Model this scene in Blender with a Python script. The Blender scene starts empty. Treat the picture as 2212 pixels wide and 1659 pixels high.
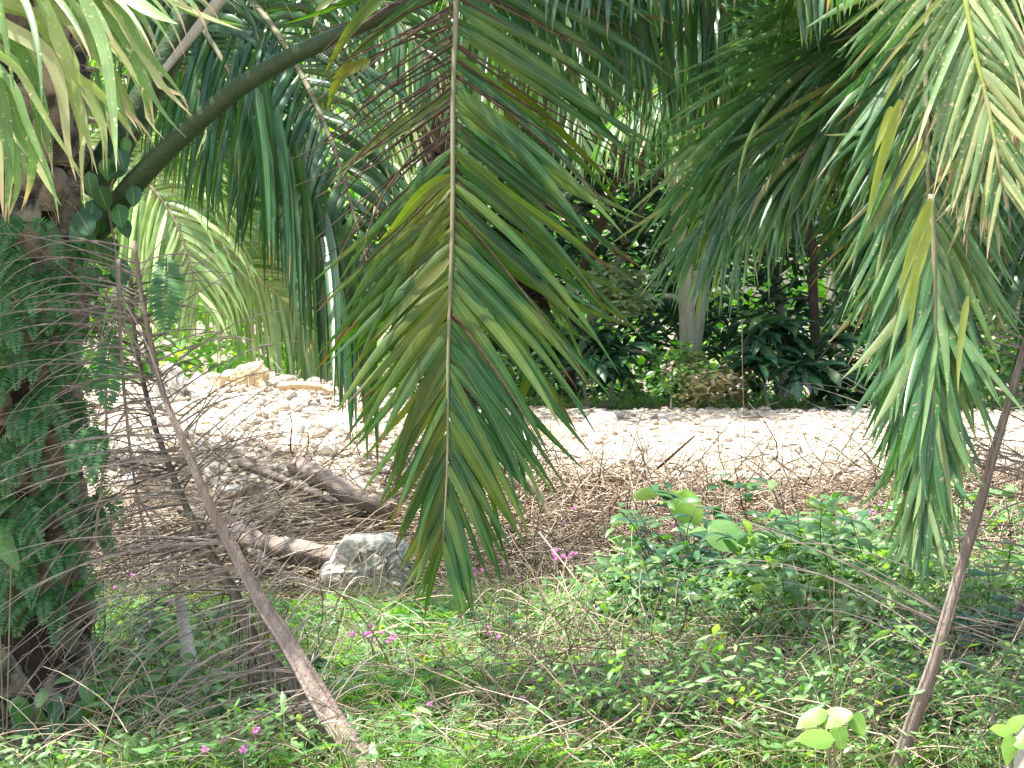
import bpy, math, random
import numpy as np
from mathutils import Vector
rng = np.random.default_rng(7)
random.seed(7)
R = math.radians

# ------------------------------------------------------------------ camera, sky, sun, exposure
scene = bpy.context.scene
COL = scene.collection
CAM = np.array([0.0, 0.0, 1.9]); PITCH = R(-1.5); F = 5530.0
cd = bpy.data.cameras.new("camera"); cam = bpy.data.objects.new("camera", cd); COL.objects.link(cam)
cam.location = CAM; cam.rotation_euler = (R(90) + PITCH, 0, 0)
cd.sensor_width = 36; cd.lens = 90; cd.clip_start = 0.1; cd.clip_end = 3000
scene.camera = cam
world = bpy.data.worlds.new("World"); scene.world = world; world.use_nodes = True
wn = world.node_tree.nodes; wl = world.node_tree.links
sky = wn.new('ShaderNodeTexSky'); sky.sky_type = 'NISHITA'; sky.sun_disc = False
SUN_EL = R(70); SUN_AZ = R(250)          # azimuth measured clockwise from +Y
sky.sun_elevation = SUN_EL; sky.sun_rotation = SUN_AZ
sky.air_density = 1.3; sky.dust_density = 3.0; sky.ozone_density = 0.8
wl.new(sky.outputs[0], wn['Background'].inputs[0]); wn['Background'].inputs[1].default_value = 0.15
sd = bpy.data.lights.new("sun", 'SUN'); sun = bpy.data.objects.new("sun", sd); COL.objects.link(sun)
sd.energy = 4.2; sd.angle = R(0.6); sd.color = (1.0, 0.98, 0.95)
to_sun = Vector((math.sin(SUN_AZ) * math.cos(SUN_EL), math.cos(SUN_AZ) * math.cos(SUN_EL), math.sin(SUN_EL)))
sun.rotation_euler = to_sun.to_track_quat('Z', 'Y').to_euler(); sun.location = (0, 0, 20)
scene.view_settings.view_transform = 'Standard'; scene.view_settings.look = 'None'
scene.view_settings.exposure = 1.65; scene.view_settings.gamma = 1.0
scene.render.engine = 'CYCLES'
scene.cycles.max_bounces = 8; scene.cycles.transmission_bounces = 6; scene.cycles.transparent_max_bounces = 4

def at(u, v, Y):
    """display pixel (2212 wide) at world depth Y -> point"""
    a = (u - 1106) / F; b = (829.5 - v) / F
    d = np.array([a, math.cos(PITCH) - b * math.sin(PITCH), math.sin(PITCH) + b * math.cos(PITCH)])
    return CAM + d * (Y / d[1])
def uv_of(p):
    p = np.atleast_2d(p) - CAM
    zf = p[:, 1] * math.cos(PITCH) + p[:, 2] * math.sin(PITCH)
    up = -p[:, 1] * math.sin(PITCH) + p[:, 2] * math.cos(PITCH)
    return 1106 + F * p[:, 0] / zf, 829.5 - F * up / zf

# ------------------------------------------------------------------ tagging
def tag(o, label=None, cat=None, group=None, kind=None):
    if label: o['label'] = label
    if cat: o['category'] = cat
    if group: o['group'] = group
    if kind: o['kind'] = kind
    return o
def empty(name, loc, label=None, cat=None, group=None):
    o = bpy.data.objects.new(name, None); COL.objects.link(o); o.location = loc; o.empty_display_size = .1
    return tag(o, label, cat, group)

# ------------------------------------------------------------------ mesh builder
class MB:
    def __init__(s): s.v = []; s.q = []; s.t = []; s.uv = []; s.n = 0
    def add(s, v, q=None, t=None, uv=None):
        v = np.asarray(v, float).reshape(-1, 3)
        s.v.append(v)
        if q is not None and len(q): s.q.append(np.asarray(q, int).reshape(-1, 4) + s.n)
        if t is not None and len(t): s.t.append(np.asarray(t, int).reshape(-1, 3) + s.n)
        s.uv.append(np.zeros((len(v), 2)) if uv is None else np.asarray(uv, float).reshape(-1, 2))
        s.n += len(v)
        return s
    def build(s, name, mat, parent=None, smooth=True, origin=None):
        me = bpy.data.meshes.new(name)
        v = np.concatenate(s.v) if s.v else np.zeros((0, 3))
        if origin is not None: v = v - np.asarray(origin)
        q = np.concatenate(s.q) if s.q else np.zeros((0, 4), int)
        t = np.concatenate(s.t) if s.t else np.zeros((0, 3), int)
        uv = np.concatenate(s.uv) if s.uv else np.zeros((0, 2))
        li = np.concatenate([q.ravel(), t.ravel()]).astype(np.int32)
        me.vertices.add(len(v)); me.vertices.foreach_set('co', v.astype(np.float32).ravel())
        me.loops.add(len(li)); me.loops.foreach_set('vertex_index', li)
        npoly = len(q) + len(t); me.polygons.add(npoly)
        ls = np.concatenate([np.arange(len(q)) * 4, len(q) * 4 + np.arange(len(t)) * 3]).astype(np.int32)
        me.polygons.foreach_set('loop_start', ls)
        me.polygons.foreach_set('use_smooth', np.full(npoly, smooth))
        l = me.uv_layers.new(name='UVMap'); l.data.foreach_set('uv', uv[li].astype(np.float32).ravel())
        me.update(calc_edges=True); me.validate()
        if mat: me.materials.append(mat)
        o = bpy.data.objects.new(name, me); COL.objects.link(o)
        if origin is not None and parent is None: o.location = origin
        if parent is not None:
            o.parent = parent
        return o

def nrm(a): return a / np.maximum(np.linalg.norm(a, axis=-1, keepdims=True), 1e-9)
PROF = {
 'palm': lambda s: np.where(s < .12, .35 + .65 * s / .12, np.clip(1 - ((s - .12) / .88) ** 2.2, 0, 1)) ,
 'ovate': lambda s: np.sin(np.pi * np.clip(s, 0, 1) ** .72) ** .8,
 'lance': lambda s: np.sin(np.pi * np.clip(s, 0, 1) ** .8) ** 1.0,
 'round': lambda s: np.sin(np.pi * np.clip(.08 + .92 * s, 0, 1) ** .75) ** .55,
 'rib': lambda s: 1 - .7 * s,
}
def strips(mb, P, D, W, L, wd, droop=0.0, nseg=6, prof='palm', fold=.18, wob=0.0, ripple=0.0):
    """N leaves at once: base P, direction D, width direction W"""
    P = np.atleast_2d(P).astype(float).copy(); N = len(P)
    if N == 0: return mb
    D = nrm(np.broadcast_to(D, (N, 3)).astype(float).copy()); W = np.broadcast_to(W, (N, 3)).astype(float).copy()
    L = np.broadcast_to(L, (N,)).astype(float); wd = np.broadcast_to(wd, (N,)).astype(float)
    droop = np.broadcast_to(droop, (N,)).astype(float)
    K = nseg + 1; V = np.zeros((N, K, 3, 3)); pos = P
    wdir = rng.normal(size=(N, 3)) * wob
    for k in range(K):
        s = k / nseg
        W = nrm(W - (W * D).sum(-1, keepdims=True) * D); Nn = np.cross(D, W)
        w = wd * max(float(PROF[prof](np.array(s))), .02)
        off = W * (w / 2)[:, None]; lift = Nn * (w * fold)[:, None]
        rp = Nn * (ripple * wd * np.sin(s * 11 + np.arange(N)))[:, None] if ripple else 0
        V[:, k, 0] = pos - off + lift + rp; V[:, k, 1] = pos; V[:, k, 2] = pos + off + lift - rp
        if k < nseg:
            pos = pos + D * (L / nseg)[:, None]
            g = np.zeros((N, 3)); g[:, 2] = -droop * (0.35 + s)
            D = nrm(D + (g + wdir * (1 + s)) / nseg * 2)
    base = (np.arange(N) * K * 3)[:, None, None]
    k = np.arange(nseg)[None, :, None] * 3; c = np.arange(2)[None, None, :]
    a = base + k + c
    q = np.stack([a, a + 1, a + 4, a + 3], -1).reshape(-1, 4)
    uv = np.zeros((N, K, 3, 2)); uv[..., 0] = np.array([0, .5, 1])[None, None]; uv[..., 1] = (np.arange(K) / nseg)[None, :, None]
    return mb.add(V, q, uv=uv)

def tubes(mb, pts, rad, sides=5, cap=True):
    """pts (N,K,3), rad (N,K)"""
    pts = np.asarray(pts, float)
    if pts.ndim == 2: pts = pts[None]
    N, K = pts.shape[:2]; rad = np.broadcast_to(rad, (N, K))
    T = np.gradient(pts, axis=1); T = nrm(T)
    ref = np.where(np.abs(T[:, :1, 2:3]) > .8, np.array([[[0.96, .28, 0.05]]]), np.array([[[0.05, .1, 1.]]]))
    A = nrm(np.cross(T, np.broadcast_to(ref, T.shape))); B = np.cross(T, A)
    th = np.arange(sides) * 2 * np.pi / sides
    V = pts[:, :, None] + rad[:, :, None, None] * (A[:, :, None] * np.cos(th)[None, None, :, None] + B[:, :, None] * np.sin(th)[None, None, :, None])
    base = (np.arange(N) * K * sides)[:, None, None]; k = np.arange(K - 1)[None, :, None] * sides; j = np.arange(sides)[None, None]
    j2 = (j + 1) % sides
    q = np.stack([base + k + j, base + k + j2, base + k + sides + j2, base + k + sides + j], -1).reshape(-1, 4)
    uv = np.zeros((N, K, sides, 2)); uv[..., 0] = (np.arange(sides) / sides)[None, None]; uv[..., 1] = (np.arange(K) / (K - 1))[None, :, None]
    mb.add(V, q, uv=uv)
    if cap and sides >= 3:
        t = []
        for e in (0, K - 1):
            b = np.arange(N) * K * sides + e * sides
            for i in range(1, sides - 1):
                t.append(np.stack([b, b + i, b + i + 1] if e else [b, b + i + 1, b + i], -1))
        mb.t.append(np.concatenate(t) + mb.n - V.size // 3)
    return mb

def ribbons(mb, lines, Y, wd, org, scale=1.0, du=0.0, dv=0.0, n=12, jit=.12, fold=.14, tilt=.35):
    """leaflets drawn one by one: each line is a list of display pixels, given a real depth"""
    for ln_ in lines:
        y0 = Y + rng.normal() * jit; y1 = y0 + rng.normal() * jit
        c = np.array([at(du + a * scale, dv + b * scale, y0 + (y1 - y0) * i / max(1, len(ln_) - 1)) for i, (a, b) in enumerate(ln_)])
        p, _ = curve(c, n); T = nrm(np.gradient(p, axis=0)); nv = nrm(CAM - p) + rng.normal(size=3) * tilt; nv = nrm(nv)
        W = nrm(np.cross(T, nv)); Nn = np.cross(W, T); s = np.linspace(0, 1, n); w = wd * rng.uniform(.75, 1.2) * np.maximum(PROF['palm'](s), .02)
        V = np.stack([p - W * w[:, None] / 2 + Nn * (w * fold)[:, None], p, p + W * w[:, None] / 2 + Nn * (w * fold)[:, None]], 1) - org
        i = np.arange(n - 1)[:, None] * 3 + np.arange(2)[None]; q = np.stack([i, i + 1, i + 4, i + 3], -1).reshape(-1, 4)
        uv = np.zeros((n, 3, 2)); uv[..., 0] = (0, .5, 1); uv[..., 1] = s[:, None]
        mb.add(V, q, uv=uv)
    return mb

def curve(ctrl, n):
    c = np.asarray(ctrl, float); m = len(c)
    p = np.vstack([2 * c[0] - c[1], c, 2 * c[-1] - c[-2]])
    out = []
    dense = []
    for i in range(m - 1):
        p0, p1, p2, p3 = p[i:i + 4]
        for t in np.linspace(0, 1, 12, endpoint=False):
            dense.append(.5 * ((2 * p1) + (-p0 + p2) * t + (2 * p0 - 5 * p1 + 4 * p2 - p3) * t * t + (-p0 + 3 * p1 - 3 * p2 + p3) * t ** 3))
    dense.append(c[-1]); dense = np.array(dense)
    s = np.concatenate([[0], np.cumsum(np.linalg.norm(np.diff(dense, axis=0), axis=1))])
    q = np.linspace(0, s[-1], n)
    return np.stack([np.interp(q, s, dense[:, i]) for i in range(3)], -1), s[-1]

# ------------------------------------------------------------------ materials
def new_mat(name):
    m = bpy.data.materials.new(name); m.use_nodes = True
    nt = m.node_tree; nt.nodes.clear()
    return m, nt.nodes, nt.links
def ramp(n, cols, interp='LINEAR'):
    r = n.new('ShaderNodeValToRGB'); r.color_ramp.interpolation = interp
    e = r.color_ramp.elements
    for i, (p, c) in enumerate(cols):
        if i < 2: x = e[i]; x.position = p
        else: x = e.new(p)
        x.color = (*c, 1)
    return r
def mixc(n, l, fac, a, b, mode='MIX'):
    x = n.new('ShaderNodeMix'); x.data_type = 'RGBA'; x.blend_type = mode
    if isinstance(fac, (int, float)): x.inputs[0].default_value = fac
    else: l.new(fac, x.inputs[0])
    for s, i in ((a, 6), (b, 7)):
        if isinstance(s, tuple): x.inputs[i].default_value = (*s, 1)
        else: l.new(s, x.inputs[i])
    return x.outputs[2]
def mth(n, l, op, a, b=None, c=None, clamp=False):
    x = n.new('ShaderNodeMath'); x.operation = op; x.use_clamp = clamp
    for i, s in enumerate((a, b, c)):
        if s is None: continue
        if isinstance(s, (int, float)): x.inputs[i].default_value = s
        else: l.new(s, x.inputs[i])
    return x.outputs[0]
def leaf_mat(name, cols, trans=.35, tcol=None, rough=.42, spec=.5, tip=None, tip_at=.8, spots=None, spot_amt=.55, patch=None, stripes=True):
    m, n, l = new_mat(name)
    g = n.new('ShaderNodeNewGeometry'); rnd = g.outputs['Random Per Island']
    cr = ramp(n, cols); l.new(rnd, cr.inputs[0]); c = cr.outputs[0]
    tc = n.new('ShaderNodeTexCoord'); uvn = n.new('ShaderNodeSeparateXYZ'); l.new(tc.outputs['UV'], uvn.inputs[0])
    nz = n.new('ShaderNodeTexNoise'); nz.inputs['Scale'].default_value = 9; nz.inputs['Detail'].default_value = 4
    l.new(tc.outputs['Object'], nz.inputs['Vector'])
    v = mth(n, l, 'MULTIPLY_ADD', nz.outputs[0], .9, .55)
    hs = n.new('ShaderNodeHueSaturation'); l.new(c, hs.inputs['Color']); l.new(v, hs.inputs['Value']); c = hs.outputs[0]
    if patch:      # blotches of another colour, per leaf
        nz2 = n.new('ShaderNodeTexNoise'); nz2.inputs['Scale'].default_value = 3.0; l.new(tc.outputs['Object'], nz2.inputs['Vector'])
        nz2.inputs['Detail'].default_value = 5
        f = mth(n, l, 'ADD', mth(n, l, 'MULTIPLY', rnd, .16), nz2.outputs[0])
        f = mth(n, l, 'MULTIPLY_ADD', f, 5, -2.75, clamp=True)
        f = mth(n, l, 'MULTIPLY', f, .75)
        c = mixc(n, l, f, c, patch)
    if tip:
        nz3 = n.new('ShaderNodeTexNoise'); nz3.inputs['Scale'].default_value = 25; l.new(tc.outputs['Object'], nz3.inputs['Vector'])
        e = mth(n, l, 'ADD', uvn.outputs[1], mth(n, l, 'MULTIPLY', nz3.outputs[0], .3))
        e = mth(n, l, 'ADD', e, mth(n, l, 'MULTIPLY', mth(n, l, 'FRACT', mth(n, l, 'MULTIPLY', rnd, 17.3)), .45))
        e = mth(n, l, 'MULTIPLY_ADD', e, 9, -9 * (tip_at + .38), clamp=True)
        c = mixc(n, l, e, c, tip)
    if spots:
        vo = n.new('ShaderNodeTexNoise'); vo.inputs['Scale'].default_value = 55; vo.inputs['Detail'].default_value = 2
        l.new(tc.outputs['Object'], vo.inputs['Vector'])
        f = mth(n, l, 'MULTIPLY_ADD', vo.outputs[0], 14, -14 * spot_amt, clamp=True)
        c = mixc(n, l, f, c, spots)
    if stripes:    # pale midrib and faint lengthwise veins
        d = mth(n, l, 'ABSOLUTE', mth(n, l, 'SUBTRACT', uvn.outputs[0], .5))
        f = mth(n, l, 'MULTIPLY_ADD', d, -18, 1.0, clamp=True)
        c = mixc(n, l, mth(n, l, 'MULTIPLY', f, .35), c, (.35, .40, .14))
    p = n.new('ShaderNodeBsdfPrincipled'); l.new(c, p.inputs['Base Color']); p.inputs['Roughness'].default_value = rough
    p.inputs['Specular IOR Level'].default_value = spec
    t = n.new('ShaderNodeBsdfTranslucent')
    tcx = mixc(n, l, 1.0, c, tcol or (1.0, 1.0, .45), 'MULTIPLY')
    hs2 = n.new('ShaderNodeHueSaturation'); l.new(tcx, hs2.inputs['Color']); hs2.inputs['Value'].default_value = 2.0; hs2.inputs['Saturation'].default_value = 1.1
    l.new(hs2.outputs[0], t.inputs[0])
    mx = n.new('ShaderNodeMixShader'); mx.inputs[0].default_value = trans
    l.new(p.outputs[0], mx.inputs[1]); l.new(t.outputs[0], mx.inputs[2])
    o = n.new('ShaderNodeOutputMaterial'); l.new(mx.outputs[0], o.inputs[0])
    return m
def solid_mat(name, cols, scale=6, rough=.85, bump=.4, bscale=40, stretch=(1, 1, 1), island=.5, dirt=None, spec=.3, dirt_scale=2.0, dirt_thr=.52):
    m, n, l = new_mat(name)
    tc = n.new('ShaderNodeTexCoord'); mp = n.new('ShaderNodeMapping'); mp.inputs['Scale'].default_value = stretch
    l.new(tc.outputs['Object'], mp.inputs[0])
    nz = n.new('ShaderNodeTexNoise'); nz.inputs['Scale'].default_value = scale; nz.inputs['Detail'].default_value = 8; nz.inputs['Roughness'].default_value = .65
    l.new(mp.outputs[0], nz.inputs['Vector'])
    g = n.new('ShaderNodeNewGeometry')
    f = mth(n, l, 'ADD', mth(n, l, 'MULTIPLY', g.outputs['Random Per Island'], island), mth(n, l, 'MULTIPLY_ADD', nz.outputs[0], 1.8 - island, -.4))
    cr = ramp(n, cols); l.new(f, cr.inputs[0]); c = cr.outputs[0]
    if dirt:
        nd = n.new('ShaderNodeTexNoise'); nd.inputs['Scale'].default_value = dirt_scale; nd.inputs['Detail'].default_value = 5
        l.new(tc.outputs['Object'], nd.inputs['Vector'])
        c = mixc(n, l, mth(n, l, 'MULTIPLY_ADD', nd.outputs[0], 8, -8 * dirt_thr, clamp=True), c, dirt)
    b = n.new('ShaderNodeBump'); b.inputs['Strength'].default_value = bump; b.inputs['Distance'].default_value = .02
    nb = n.new('ShaderNodeTexNoise'); nb.inputs['Scale'].default_value = bscale; nb.inputs['Detail'].default_value = 6
    l.new(mp.outputs[0], nb.inputs['Vector']); l.new(nb.outputs[0], b.inputs['Height'])
    p = n.new('ShaderNodeBsdfPrincipled'); l.new(c, p.inputs['Base Color']); p.inputs['Roughness'].default_value = rough
    p.inputs['Specular IOR Level'].default_value = spec
    l.new(b.outputs[0], p.inputs['Normal'])
    o = n.new('ShaderNodeOutputMaterial'); l.new(p.outputs[0], o.inputs[0])
    return m
M = {}
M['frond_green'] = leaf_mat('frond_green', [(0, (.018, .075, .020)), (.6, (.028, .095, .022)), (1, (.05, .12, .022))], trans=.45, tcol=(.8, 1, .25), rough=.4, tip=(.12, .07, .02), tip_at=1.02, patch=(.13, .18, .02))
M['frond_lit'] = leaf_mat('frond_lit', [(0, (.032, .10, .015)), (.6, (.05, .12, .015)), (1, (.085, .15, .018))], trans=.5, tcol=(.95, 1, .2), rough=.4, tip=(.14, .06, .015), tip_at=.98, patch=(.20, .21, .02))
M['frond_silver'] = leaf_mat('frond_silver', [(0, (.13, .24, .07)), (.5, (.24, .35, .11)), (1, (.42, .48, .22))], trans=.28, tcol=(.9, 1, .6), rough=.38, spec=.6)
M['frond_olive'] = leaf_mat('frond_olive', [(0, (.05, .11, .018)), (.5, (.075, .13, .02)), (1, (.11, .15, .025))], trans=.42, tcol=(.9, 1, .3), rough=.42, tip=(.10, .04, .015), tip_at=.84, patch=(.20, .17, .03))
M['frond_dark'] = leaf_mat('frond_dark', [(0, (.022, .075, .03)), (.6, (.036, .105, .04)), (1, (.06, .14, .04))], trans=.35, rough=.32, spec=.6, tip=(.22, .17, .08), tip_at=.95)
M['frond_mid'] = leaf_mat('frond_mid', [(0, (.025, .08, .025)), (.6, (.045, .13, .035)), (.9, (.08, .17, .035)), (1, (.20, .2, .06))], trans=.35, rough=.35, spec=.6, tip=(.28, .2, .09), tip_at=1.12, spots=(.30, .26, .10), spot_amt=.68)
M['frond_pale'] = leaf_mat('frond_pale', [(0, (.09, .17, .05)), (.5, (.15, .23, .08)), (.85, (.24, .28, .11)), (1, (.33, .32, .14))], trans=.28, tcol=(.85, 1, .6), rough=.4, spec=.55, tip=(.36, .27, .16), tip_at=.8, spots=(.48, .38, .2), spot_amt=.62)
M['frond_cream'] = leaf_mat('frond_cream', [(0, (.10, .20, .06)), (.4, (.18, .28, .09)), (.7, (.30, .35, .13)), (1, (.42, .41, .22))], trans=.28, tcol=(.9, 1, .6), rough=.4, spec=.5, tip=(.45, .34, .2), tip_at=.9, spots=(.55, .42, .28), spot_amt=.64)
M['frond_soft'] = leaf_mat('frond_soft', [(0, (.04, .12, .04)), (.5, (.08, .18, .06)), (.85, (.14, .24, .09)), (1, (.26, .28, .12))], trans=.35, tcol=(.85, 1, .5), rough=.33, spec=.6, tip=(.34, .26, .15), tip_at=1.08, spots=(.36, .30, .16), spot_amt=.64)
M['frond_yellow'] = leaf_mat('frond_yellow', [(0, (.26, .32, .06)), (1, (.38, .42, .12))], trans=.4, rough=.45, tip=(.50, .42, .34), tip_at=.72, spots=(.55, .5, .25), spot_amt=.68)
M['frond_bright'] = leaf_mat('frond_bright', [(0, (.05, .15, .03)), (1, (.12, .26, .05))], trans=.5, rough=.4, tip=(.38, .28, .14), tip_at=.85, spots=(.36, .3, .1), spot_amt=.66)
M['frond_far'] = leaf_mat('frond_far', [(0, (.05, .11, .04)), (.6, (.10, .17, .06)), (1, (.2, .26, .1))], trans=.35, rough=.35, spec=.7)
M['dead_rib'] = solid_mat('dead_rib', [(0, (.09, .07, .055)), (.5, (.21, .17, .14)), (1, (.38, .32, .265))], scale=15, stretch=(1, 1, .3), bump=.5)
M['brown_rib'] = solid_mat('brown_rib', [(0, (.03, .018, .012)), (.6, (.07, .04, .025)), (1, (.16, .10, .05))], scale=12)
M['rachis_green'] = solid_mat('rachis_green', [(0, (.10, .11, .05)), (.5, (.19, .18, .10)), (1, (.27, .24, .15))], scale=20, stretch=(1, 1, .2), bump=.3, rough=.6)
M['petiole_dark'] = solid_mat('petiole_dark', [(0, (.02, .04, .015)), (.5, (.035, .065, .025)), (1, (.07, .09, .04))], scale=14, bump=.4, rough=.5)
M['dead_rachis'] = solid_mat('dead_rachis', [(0, (.10, .07, .05)), (.45, (.22, .165, .13)), (1, (.38, .31, .26))], scale=10, stretch=(2.5, 2.5, .35), bump=.9, bscale=30)
M['dead_rachis_dark'] = solid_mat('dead_rachis_dark', [(0, (.05, .045, .03)), (.5, (.12, .10, .07)), (1, (.22, .19, .13))], scale=10, stretch=(2.5, 2.5, .35), bump=.9, bscale=30)
M['dead_rib_dark'] = solid_mat('dead_rib_dark', [(0, (.05, .035, .03)), (1, (.16, .12, .10))], scale=15)
M['boss'] = solid_mat('boss', [(0, (.07, .05, .035)), (.4, (.20, .155, .105)), (1, (.42, .35, .25))], scale=5, bump=.7, bscale=45, dirt=(.045, .04, .03), dirt_scale=6, dirt_thr=.50)
M['fibre'] = solid_mat('fibre', [(0, (.02, .015, .012)), (.6, (.05, .035, .025)), (1, (.10, .07, .05))], scale=14, bump=1)
M['fern'] = leaf_mat('fern', [(0, (.04, .13, .04)), (.6, (.065, .18, .055)), (1, (.12, .26, .08))], trans=.35, rough=.45, stripes=False)
M['vine'] = leaf_mat('vine', [(0, (.02, .075, .025)), (.6, (.035, .11, .035)), (1, (.06, .16, .04))], trans=.3, rough=.35)
M['herb'] = leaf_mat('herb', [(0, (.06, .14, .04)), (.4, (.12, .24, .07)), (.8, (.16, .30, .11)), (.95, (.25, .38, .14)), (1, (.36, .34, .12))], trans=.42, rough=.42)
M['feather'] = leaf_mat('feather', [(0, (.07, .17, .05)), (.5, (.12, .26, .08)), (1, (.20, .36, .12))], trans=.45, rough=.5, stripes=False)
M['shrub'] = leaf_mat('shrub', [(0, (.025, .08, .03)), (.5, (.05, .14, .05)), (.9, (.09, .2, .06)), (1, (.2, .3, .08))], trans=.33, rough=.35)
M['shrub_light'] = leaf_mat('shrub_light', [(0, (.09, .20, .07)), (.5, (.17, .30, .10)), (1, (.30, .42, .18))], trans=.4, rough=.38)
M['lime'] = leaf_mat('lime', [(0, (.12, .27, .04)), (1, (.22, .38, .07))], trans=.35, rough=.45, patch=(.35, .40, .08))
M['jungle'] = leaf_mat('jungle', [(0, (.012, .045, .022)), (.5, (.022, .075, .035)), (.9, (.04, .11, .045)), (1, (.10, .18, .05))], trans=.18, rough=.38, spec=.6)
M['jungle_pale'] = leaf_mat('jungle_pale', [(0, (.18, .28, .16)), (.5, (.34, .42, .27)), (1, (.55, .6, .45))], trans=.3, rough=.45)  # sunlight on the leaves is put into this pale colour
M['sunny'] = leaf_mat('sunny', [(0, (.10, .26, .04)), (.6, (.18, .38, .06)), (1, (.32, .5, .12))], trans=.5, rough=.5)
M['dry_leaf'] = leaf_mat('dry_leaf', [(0, (.12, .07, .04)), (.5, (.28, .19, .12)), (1, (.45, .36, .25))], trans=.2, rough=.8, stripes=False)
M['grass'] = leaf_mat('grass', [(0, (.12, .24, .06)), (.5, (.22, .34, .10)), (.8, (.36, .40, .17)), (1, (.5, .45, .28))], trans=.4, rough=.5, stripes=False)
M['dry_pale'] = leaf_mat('dry_pale', [(0, (.22, .14, .07)), (.5, (.40, .32, .20)), (.8, (.30, .34, .12)), (1, (.55, .46, .32))], trans=.25, rough=.7, stripes=False)
M['straw'] = solid_mat('straw', [(0, (.13, .085, .055)), (.4, (.28, .21, .14)), (1, (.50, .42, .30))], scale=8, island=1.2)
M['twig'] = solid_mat('twig', [(0, (.075, .05, .03)), (.4, (.22, .155, .10)), (1, (.50, .40, .28))], scale=8, island=1.2)
M['bark_pale'] = solid_mat('bark_pale', [(0, (.32, .26, .20)), (.5, (.50, .44, .36)), (1, (.68, .62, .53))], scale=8, stretch=(2, 2, .5), bump=.7)
M['bark_grey'] = solid_mat('bark_grey', [(0, (.16, .15, .10)), (.5, (.27, .26, .19)), (1, (.38, .36, .28))], scale=9, stretch=(2, 2, .5), bump=.7)
M['log'] = solid_mat('log', [(0, (.05, .035, .028)), (.45, (.20, .15, .115)), (1, (.42, .34, .27))], scale=5, bump=1, bscale=22, stretch=(.5, 2.5, 2.5))
M['wood_pale'] = solid_mat('wood_pale', [(0, (.35, .22, .12)), (1, (.6, .44, .28))], scale=8, bump=.4)
M['rock_white'] = solid_mat('rock_white', [(0, (.34, .29, .23)), (.5, (.54, .49, .42)), (1, (.72, .68, .62))], scale=5, bump=.8, bscale=18, island=.6)
M['rock_tan'] = solid_mat('rock_tan', [(0, (.38, .24, .12)), (.5, (.55, .40, .22)), (1, (.72, .62, .46))], scale=4, bump=.9, bscale=14, stretch=(1, 1, 2.5))
M['rock_grey'] = solid_mat('rock_grey', [(0, (.20, .18, .145)), (.45, (.36, .33, .275)), (.7, (.50, .465, .39)), (1, (.66, .62, .53))], scale=6, bump=1, bscale=22, dirt=(.17, .15, .12), dirt_scale=6, dirt_thr=.56)
M['gravel'] = solid_mat('gravel', [(0, (.22, .17, .12)), (.5, (.45, .38, .29)), (1, (.72, .66, .55))], scale=10, bump=1, bscale=60, island=.9, dirt=(.42, .34, .25), dirt_scale=2.2, dirt_thr=.56)
M['road'] = solid_mat('road', [(0, (.27, .21, .14)), (.5, (.46, .395, .30)), (1, (.68, .62, .50))], scale=9, bump=.8, bscale=50, island=0, dirt=(.36, .28, .20), dirt_scale=2.6, dirt_thr=.54)
M['soil'] = solid_mat('soil', [(0, (.07, .05, .035)), (.5, (.18, .14, .095)), (1, (.34, .28, .20))], scale=3, bump=1, bscale=25, island=0)
M['pink'] = leaf_mat('pink', [(0, (.60, .20, .42)), (.5, (.66, .34, .58)), (1, (.78, .62, .74))], trans=.25, tcol=(1, .5, .9), rough=.7, stripes=False)

# ------------------------------------------------------------------ terrain
def sm(x): x = np.clip(x, 0, 1); return x * x * (3 - 2 * x)
_ph = rng.uniform(0, 6.28, (6, 2)); _fr = rng.normal(size=(6, 2))
def wob2(x, y, sc):
    s = 0
    for i in range(6): s = s + np.sin((x * _fr[i, 0] + y * _fr[i, 1]) * sc * (1 + .35 * i) + _ph[i, 0]) / (1 + .5 * i)
    return s / 3
def hgt(x, y):
    x = np.asarray(x, float); y = np.asarray(y, float)
    toe = 17.3 + .25 * np.sin(x * .9)
    z = .8 * sm((y - toe) / 3.0) + .2 * sm((y - 20) / 4.5)
    z = z + .36 * np.exp(-((x + 2.35) / 1.35) ** 2 - ((y - 23) / 2.0) ** 2)
    z = z + .16 * np.exp(-((x + 4.2) / 1.1) ** 2 - ((y - 22) / 2.5) ** 2)
    z = z - .7 * sm((y - 26) / 6)
    z = z - .3 * np.exp(-((x + 2.5) / .95) ** 2 - ((y - 11.5) / 1.3) ** 2)
    fade = np.exp(-(np.maximum(np.abs(x), np.abs(y - 18)) / 30) ** 2)
    z = z + fade * (.05 * wob2(x, y, 1.1) + .018 * wob2(x + 3, y, 5))
    return z
def axis(lo, hi, step, far):
    a = np.arange(lo, hi + step / 2, step); o = []; d = step; p = hi
    while p < far: d *= 1.35; p += d; o.append(p)
    o2 = []; d = step; p = lo
    while p > -far: d *= 1.35; p -= d; o2.append(p)
    return np.concatenate([o2[::-1], a, o])
def sheet(xs, ys, fz):
    X, Y = np.meshgrid(xs, ys); Z = fz(X, Y)
    V = np.stack([X, Y, Z], -1).reshape(-1, 3); nx = len(xs)
    i = np.arange(len(ys) - 1)[:, None] * nx + np.arange(nx - 1)[None]
    q = np.stack([i, i + 1, i + nx + 1, i + nx], -1).reshape(-1, 4)
    return MB().add(V, q)
tag(sheet(axis(-8, 8, .12, 900), axis(8, 34, .12, 900), hgt).build('ground', M['soil']), kind='structure')
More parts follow.
